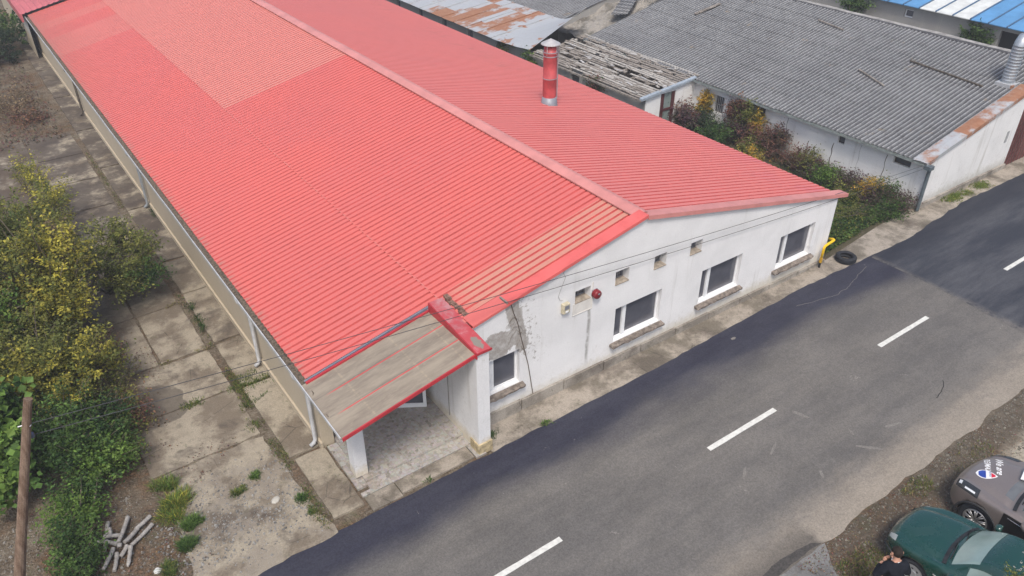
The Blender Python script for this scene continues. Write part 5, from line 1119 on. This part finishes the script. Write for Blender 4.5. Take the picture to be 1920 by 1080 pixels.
V('creeper', 'golden leaved bush at the alley mouth under the oblong window', 'creeper', (25.9, 13.6, 0), [(26.0, 13.7, .55, .5, .35, .3, .8, 'gold'), (25.7, 13.3, .4, .6, .5, .38, 1, 'purple'), (26.2, 13.2, .45, .45, .5, .4, 1, 'green')], 3600, .065, seed=20)
V('shrub', 'dark green and purple bush at the shed corner beside the road', 'shrub', (25.9, 12.5, 0), [(26.1, 12.5, .38, .6, .42, .38, 1.2, 'purple'), (25.5, 12.45, .32, .5, .38, .3, 1.2, 'green'), (25.0, 12.8, .22, .6, .5, .2, 1, 'green'), (24.4, 13.4, .2, .8, .8, .18, 1, 'olive')], 4600, .06, seed=21)
V('shrub', 'small weedy shrub poking above the red roof near the rusty sheets', 'shrub', (23.6, 34.0, 0), [(23.55, 34.0, 1.3, .22, .7, .4, 1, 'olive')], 420, .09, seed=22)
V('shrub', 'yellow green twigs growing against the annex wall behind the red flue', 'shrub', (23.5, 31.4, 0), [(23.5, 31.5, 1.25, .22, .5, .5, 1, 'lime')], 480, .085, seed=23)
V('creeper', 'dark ivy clump hanging on the annex wall below the slats', 'creeper', (23.7, 26.6, 0), [(23.65, 26.7, 1.15, .15, .35, .5, 1, 'green'), (23.6, 26.5, 1.3, .15, .3, .3, .5, 'rust')], 1100, .08, seed=24)
V('creeper', 'ivy hanging on the grimy wall under the blue roof', 'creeper', (42.0, 18.9, 0), [(41.95, 18.9, 2.3, .15, .8, .5, 1, 'green')], 1100, .12, seed=25)
V('creeper', 'green bush behind the ridge of the grey roof near the top edge', 'creeper', (41.0, 25.4, 0), [(41.5, 25.6, 2.6, .5, .8, .5, 1, 'green')], 1100, .12, seed=26)
V('tree', 'branch tip with pale flower heads in front of the green car roof', 'tree', (11.5, .7, 0), [(11.75, 1.80, 2.25, .26, .22, .26, 1.0, 'olive'), (11.9, 1.55, 2.15, .3, .25, .25, 1.0, 'dry'), (11.6, 1.2, 2.0, .6, .5, .5, 2.2, 'olive'), (11.5, .8, 1.6, .6, .5, .6, 2, 'green')], 1700, .05, seed=27, clump=.3)
fl_ = MB(); rr = random.Random(9)
for k in range(90):
    p = Vector((11.85 + rr.gauss(0, .14), 1.68 + rr.gauss(0, .14), 2.35 + rr.gauss(0, .1)))
    for j in range(5): leaf(fl_, p + Vector((rr.gauss(0, .012), rr.gauss(0, .012), rr.gauss(0, .012))), .02, rr, (.45, .42, .38), asp=1)
tr_ = [o for o in bpy.data.objects if o.type == 'EMPTY' and o.get('label', '').startswith('branch tip')][0]; fl_.build('flower_heads', M['leaf'], tr_)

# ---- grass: single large tufts as things, the rest ground cover
def blades(mb, x, y, r_, n, h, rr, pal, z0=.02):
    for k in range(n):
        a = rr.random() * 6.283; d = r_ * rr.random() ** .6 * (1.05 + .55 * mnoise.noise(Vector((x * 3 + math.cos(a) * 1.4, y * 3 + math.sin(a) * 1.4, 2)))); p = Vector((x + d * math.cos(a), y + d * math.sin(a), z0)); hh = h * rr.uniform(.5, 1.1); l = Vector((math.cos(a) * rr.uniform(.1, .8) + rr.gauss(0, .3), math.sin(a) * rr.uniform(.1, .8) + rr.gauss(0, .3), 0)) * hh
        b = Vector((-math.sin(a + rr.gauss(0, .5)), math.cos(a), 0)) * .006; c = rr.choice(PAL[rr.choice(pal)]); f = rr.uniform(.8, 1.5); c = tuple(q * f for q in c)
        m_ = p + l * .45 + Vector((0, 0, hh * .65)); t = p + l + Vector((0, 0, hh * .8)); mb.add([p - b, p + b, m_ + b * .8, m_ - b * .8, t], [(0, 1, 2, 3), (3, 2, 4)], 0, c)
tufts = [(.80, 14.55, .24, 900, .22, ['lime', 'olive'], 'long pale green grass tuft at the foot of the dark bush'), (.86, 13.75, .36, 1900, .20, ['lime', 'yellow'], 'widest yellow green grass tuft on the apron right of the log heap'), (.96, 13.15, .20, 800, .16, ['green', 'lime'], 'short green tuft joined below the widest grass tuft'), (.68, 12.55, .22, 900, .16, ['green'], 'compact green grass tuft near the lower edge, right of the logs'), (.25, 12.15, .22, 700, .14, ['green', 'olive'], 'dark green grass tuft cut by the lower edge'), (2.12, 13.48, .17, 500, .10, ['green', 'olive'], 'low grass tuft alone in the middle of the apron'), (2.55, 13.66, .13, 420, .12, ['green', 'lime'], 'small upright grass tuft beside the apron joint'), (3.16, 12.4, .16, 480, .10, ['green'], 'grass tuft in the joint beside the pale entrance slab'), (3.2, 11.95, .11, 260, .08, ['green', 'olive'], 'smallest weed tuft in the slab joint nearest the road')]
for i, (x, y, r_, n, h, pal, lab) in enumerate(tufts):
    mb = MB(); rt = random.Random(i); [blades(mb, x + rt.gauss(0, r_ * .45), y + rt.gauss(0, r_ * .45), r_ * rt.uniform(.3, .75), n // 7, h * rt.uniform(.6, 1.3), rt, pal) for _ in range(7)]; tag(mb.build('grass_tuft', M['leaf']), lab, 'grass tuft')
mb = MB(); rr = random.Random(44)
def weedline(x0, y0, x1, y1, w_, dens, pal, h=.05, z0=.03):
    L = math.hypot(x1 - x0, y1 - y0)
    for k in range(int(L * dens)):
        t = rr.random(); x, y = x0 + (x1 - x0) * t, y0 + (y1 - y0) * t
        if mnoise.noise(Vector((x * 1.3, y * 1.3, 4))) < -.08: continue
        blades(mb, x + rr.gauss(0, w_), y + rr.gauss(0, w_), .05, 6, h * rr.uniform(.5, 1.4), rr, pal, z0)
weedline(3.32, 11.4, 3.32, 18.5, .07, 130, ['green', 'olive', 'dry']); weedline(3.32, 18.5, 3.32, 36, .04, 22, ['olive', 'dry', 'green']); weedline(3.3, 16.84, 4.15, 16.84, .12, 200, ['green', 'olive'], .07); weedline(3.35, 17.1, 3.9, 17.2, .12, 150, ['green', 'olive'], .07)
weedline(1.9, 16.9, 3.2, 16.95, .07, 170, ['olive', 'green']); weedline(1.9, 19.0, 3.2, 19.05, .07, 110, ['olive', 'dry']); weedline(1.9, 21.7, 3.2, 21.7, .06, 90, ['olive', 'dry']); weedline(2.2, 24.3, 3.2, 24.3, .04, 40, ['olive', 'dry']); weedline(3.15, 15.2, 3.25, 16.3, .10, 160, ['green', 'olive'], .08); weedline(3.5, 15.0, 3.75, 15.4, .03, 60, ['green'], .06)
weedline(3.4, 16.1, 3.85, 16.25, .03, 70, ['green'], .06); weedline(3.4, 19.9, 3.45, 21.5, .05, 110, ['green', 'dark'], .08); weedline(3.9, 13.5, 4.3, 13.6, .04, 60, ['green'], .05); weedline(4.0, 12.9, 4.1, 12.2, .03, 50, ['green', 'olive'], .05, .02); weedline(4.2, 28.6, 4.2, 27.4, .08, 90, ['green', 'dark'], .1)
weedline(7.6, 11.6, 7.7, 11.65, .06, 500, ['green'], .07); weedline(8.9, 11.2, 9.1, 11.2, .04, 250, ['green', 'lime'], .05); weedline(5.6, 11.22, 5.75, 11.24, .04, 260, ['green'], .06, .04)
weedline(26.9, 12.05, 31.8, 11.95, .13, 240, ['lime', 'olive'], .07); weedline(28.5, 11.95, 31.3, 11.85, .12, 150, ['lime', 'yellow'], .05)
tag(mb.build('joint_weeds', M['leaf']), 'low weeds and moss growing in the joints and along the walls', 'weeds', kind='stuff')
mb = MB(); rr = random.Random(45)
for k in range(8000):
    x, y = rr.uniform(21.1, 26.0), 12.3 + abs(rr.gauss(0, 2.2))
    if y < 12.25 + .07 * (x - 21) or mnoise.noise(Vector((x * .9, y * .9, 1))) < -.3: continue
    blades(mb, x, y, .10, 3, rr.uniform(.05, .16), rr, ['green', 'green', 'dark', 'olive'])
    if k % 2 == 0:
        c = rr.choice(PAL[rr.choice(['green', 'dark', 'green'])]); leaf(mb, (x, y, rr.uniform(.04, .2)), .09, rr, c, 1, .8)
for k in range(15000):
    x, y = rr.uniform(21.15, 26.2), 12.25 + abs(rr.gauss(0, 2.0))
    if y < 12.2 + .07 * (x - 21) or mnoise.noise(Vector((x * 1.1, y * 1.1, 6))) < -.28: continue
    c = rr.choice(PAL[rr.choice(['green', 'green', 'lime', 'olive'])]); f = rr.uniform(.6, 1.2); leaf(mb, (x, y, rr.uniform(.02, .16)), .075, rr, tuple(q * f for q in c), .8, .7)
tag(mb.build('alley_weeds', M['leaf']), 'low green weeds covering the ground of the alley between both halls', 'weeds', kind='stuff')
mb = MB(); rr = random.Random(46)
for k in range(5200):
    x, y = rr.choice([(rr.uniform(9.5, 20.5), rr.uniform(2.0, 4.9)), (rr.uniform(11, 15), rr.uniform(3.4, 4.9))])
    pn = mnoise.noise(Vector((x * .8, y * .8, 8)))
    if pn < .14 and not (11.2 < x < 12.3 and 3.7 < y < 4.5) and not (15.7 < x < 18.5 and 4.0 < y < 4.6 and pn > 0): continue
    if math.hypot((x - 11.0), (y - 3.42)) < .25: continue
    blades(mb, x, y, .07, 4, rr.uniform(.03, .11), rr, ['green', 'olive', 'olive', 'dry'], .005)
tag(mb.build('verge_grass', M['leaf']), 'patchy short grass on the dirt verge around the parked cars', 'grass', kind='stuff')
# leaf litter and pebbles
def litter(name, n, fn, pal, s, lab, seed):
    mb = MB(); rr = random.Random(seed)
    for k in range(n):
        p = fn(rr)
        if p: leaf(mb, p, s * rr.uniform(.5, 1.3), rr, tuple(q * rr.uniform(.6, 1.4) for q in rr.choice(pal)), 3, .7)
    tag(mb.build(name, M['leaf']), lab, 'dead leaves', kind='stuff')
brown = [(.16, .085, .05), (.12, .065, .04), (.20, .12, .07), (.10, .05, .03), (.28, .20, .12)]
V('shrub', 'brown and olive undergrowth between the yellow bush and the slabs', 'shrub', (.6, 17.9, 0), [(.7, 18.2, .35, .7, 1.0, .3, 1, 'olive'), (.9, 17.2, .3, .5, .7, .25, .8, 'rust'), (.5, 16.3, .35, .5, .6, .3, .8, 'olive'), (.35, 19.6, .6, .8, .8, .4, 1, 'dry')], 2600, .06, seed=31, stemr=.01, clump=.7)
V('shrub', 'straggly olive bush hiding the left edge above the pole top', 'shrub', (-1.2, 20.3, 0), [(-1.0, 20.2, 1.3, .8, 1.0, .8, 1, 'olive'), (-.3, 20.9, .8, .9, 1.0, .6, 1, 'green'), (-1.4, 22.4, 1.6, 1.0, 1.2, .9, 1.2, 'olive'), (-.9, 24.0, 1.2, 1.0, 1.0, .7, 1.0, 'green')], 5200, .08, seed=32, stemr=.02)
V('shrub', 'brown dry thicket on the leafy soil at the upper left', 'shrub', (1.3, 43, 0), [(1.2, 43, .35, 1.2, 2.5, .3, 1, 'dry'), (1.9, 40.5, .25, .8, 1.2, .2, .6, 'rust')], 1800, .09, seed=33, stemr=.01, clump=.8)
litter('far_litter', 7000, lambda rr: (lambda x, y: (x, y, .03 + rr.random() * .05))(rr.uniform(-3, 3.0), rr.uniform(37.5, 58)), [(.10, .06, .045), (.14, .085, .06), (.07, .045, .035), (.17, .12, .08)], .10, 'brown dead leaves covering the soil at the upper left', 3)
litter('leaf_litter', 2600, lambda rr: (lambda x, y: (x, y, .02 + rr.random() * .02) if mnoise.noise(Vector((x * 1.1, y * 1.1, 3))) > -.12 else None)(10.6 + rr.random() ** 1.5 * 9, 3.0 + 1.95 * rr.random() ** .6), brown, .032, 'orange brown dead leaves along the road edge by the cars', 1)
litter('yard_litter', 6500, lambda rr: (lambda x, y: (x, y, .05 + rr.random() * .02) if mnoise.noise(Vector((x * .9, y * .9, 3))) + .35 - .33 * x > 0 else None)(rr.uniform(-1.8, 2.9), 11.8 + rr.random() * 14), brown + [(.10, .06, .045)] * 3, .04, 'dark dead leaves drifted under the bushes on the yard', 2)
def pebbles(name, n, fn, lab, seed, pale=(.34, .33, .31)):
    mb = MB(); rr = random.Random(seed)
    for k in range(n):
        p = fn(rr); s = .011 + .022 * rr.random() ** 4; s *= 1.3
        a = rr.random() * 3; c, d = math.cos(a), math.sin(a); q = [(s * c, s * d), (-s * d * .8, s * c * .8), (-s * c, -s * d), (s * d * .8, -s * c * .8)]; g_ = rr.uniform(.5, 1.25)
        mb.add([(p[0] + u, p[1] + v, p[2]) for u, v in q] + [(p[0] + u * .55, p[1] + v * .55, p[2] + s * .7) for u, v in q], [(4, 5, 6, 7), (0, 1, 5, 4), (1, 2, 6, 5), (2, 3, 7, 6), (3, 0, 4, 7)], 0, tuple(g_ * t for t in pale))
    tag(mb.build(name, M['leaf']), lab, 'gravel', kind='stuff')
pebbles('gravel', 1500, lambda rr: (rr.uniform(.2, 3.3), rr.triangular(11.2, 14.6, 12.3), .022), 'loose grey gravel strewn over the yard apron', 1)
pebbles('verge_stones', 3000, lambda rr: (rr.uniform(10.8, 20.5), 4.95 - 2.6 * rr.random() ** 1.4, .003), 'small pale stones scattered on the dirt verge', 2, (.27, .25, .21))
pebbles('rubble_stones', 1500, lambda rr: (rr.uniform(-3, .2), rr.uniform(11.0, 15.2), .003), 'crushed stones on the dirt around the log heap and pole', 3, (.30, .28, .25))
# ================================================================== logs
LOGS = [((-.47, 14.16), (-.72, 13.36), .03, .03, 'long grey log, leftmost upright one of the heap'), ((-.48, 13.91), (-.52, 13.71), .09, .05, 'short stub wedged beside the leftmost log'), ((-.63, 13.68), (-.34, 13.58), .16, .10, 'grey log lying crosswise in the upper left of the heap'), ((-.09, 14.04), (-.41, 13.37), .05, .14, 'straight log pointing up from the middle of the heap'), ((-.79, 13.65), (-.44, 13.34), .13, .13, 'bowed pale log lying across the left side of the heap'), ((.31, 13.81), (-.04, 13.58), .03, .08, 'upper end log pointing to the upper right, next to the grass'), ((.0, 13.60), (-.31, 13.32), .05, .12, 'weathered dark log in the centre of the heap'), ((.29, 13.57), (-.21, 13.23), .02, .05, 'longest log, lying along the right side of the heap'), ((-.53, 13.34), (-.83, 12.97), .08, .01, 'pale log pointing to the lower left'), ((-.5, 13.2), (-.65, 12.81), .05, .01, 'log pointing straight down from the heap, left of the split one'), ((-.28, 13.23), (-.46, 13.07), .10, .05, 'short beige stub in the lower centre of the heap'), ((-.23, 13.19), (-.41, 12.76), .07, .01, 'split white log with a pointed end, lowest right of the heap'), ((-.45, 13.26), (-.37, 13.25), .17, .16, 'small broken chunk on top of the heap centre')]
for i, (a, b, za, zb, lab) in enumerate(LOGS):
    rr = random.Random(i); a, b = Vector(a), Vector(b); r_ = .046 if i != 1 else .04; n = 8; pts = []; rs_ = []
    for k in range(n + 1):
        t = k / n; p = a.lerp(b, t); bow = (.04 if i == 4 else .012) * math.sin(math.pi * t); d = (b - a).normalized(); pts.append((p.x - d.y * bow + rr.gauss(0, .003), p.y + d.x * bow, r_ + za + (zb - za) * t)); rs_.append(r_ * (1 - .15 * t + rr.uniform(-.07, .07)) * (.35 if (i == 11 and k == n) else 1))
    mb = MB(); mb.tube(pts, rs_, 9); t = tag(mb.build('log', M['logm']), lab, 'log', 'grey logs heaped beside the grass')
mb = MB(); mb.lathe([(0, .07), (.05, .06), (.08, .02), (.075, 0), (0, 0)], (0.06, 12.35, 0), 7); tag(mb.build('stone', simple('white_stone', (.6, .6, .58), .9, .1)), 'white stone lying below the log heap', 'stone')
mb = MB(); mb.lathe([(0, .05), (.06, .045), (.10, .02), (.10, 0), (0, 0)], (2.68, 12.72, .02), 7); mb.v = [(p[0] + .3 * (p[1] - 12.72), p[1], p[2]) for p in mb.v]; tag(mb.build('stone', simple('pale_stone', (.45, .43, .38), .9, .1)), 'flat pale stone lying on the grey gravel apron', 'stone')
# ================================================================== pole and wires
PB, PT = Vector((-2.6, 11.65, 0)), Vector((-.732, 11.776, 5.4))
pl = thing('utility_pole', tuple(PB), 'weathered round wooden pole leaning at the lower left edge', 'pole')
mb = MB(); n = 14; mb.tube([PB.lerp(PT, k / n) + Vector((mnoise.noise(Vector((k * .7, 0, 0))) * .012, mnoise.noise(Vector((0, k * .7, 0))) * .012, 0)) for k in range(n + 1)], [.105 - .043 * k / n for k in range(n + 1)], 14); mb.build('post', M['pole'], pl, smooth=False)
ia, ib = Vector((-.89, 11.85, 4.67)), Vector((-.865, 11.75, 4.97))
for c_, mt in ((ia, simple('glass_insulator', (.10, .12, .17), .25, .1)), (ib, M['white'])):
    ax_ = Vector((.1, 0, 0)); mb = MB(); mb.lathe([(0, -.05), (.03, -.05), (.045, -.02), (.03, 0), (.045, .02), (.03, .05), (0, .055)], tuple(c_), 14); mb.tube([tuple(c_ + Vector((-.14, .02, 0))), tuple(c_)], .01, 5); mb.build('insulator', mt, pl, smooth=True)
def wire(a, b, sag, lab):
    a, b = Vector(a), Vector(b); n = 60; mb = MB(); mb.tube([a.lerp(b, k / n) - Vector((0, 0, sag * 4 * (k / n) * (1 - k / n))) for k in range(n + 1)], .007, 5); tag(mb.build('overhead_wire', M['wire']), lab, 'wire', 'pair of overhead wires')
wire(ib, (26.42, 12.0, 2.1), .22, 'upper of the two thin black wires crossing in front of the gable')
wire(ia, (26.45, 11.98, 1.98), .28, 'lower of the two thin black wires crossing in front of the gable')

# ================================================================== thin haze
hz = MB(); hz.box(-30, 75, -25, 110, -1.0, 14.6); hm = bpy.data.materials.new('haze'); hm.use_nodes = True; ht = hm.node_tree; ht.nodes.remove(ht.nodes['Principled BSDF'])
pv_ = ht.nodes.new('ShaderNodeVolumePrincipled'); pv_.inputs['Density'].default_value = .0014; pv_.inputs['Color'].default_value = (.9, .93, 1, 1); ht.links.new(pv_.outputs[0], ht.nodes['Material Output'].inputs['Volume'])
ho = hz.build('haze', hm); ho['kind'] = 'stuff'; ho['label'] = 'thin pale haze in the air over the site'
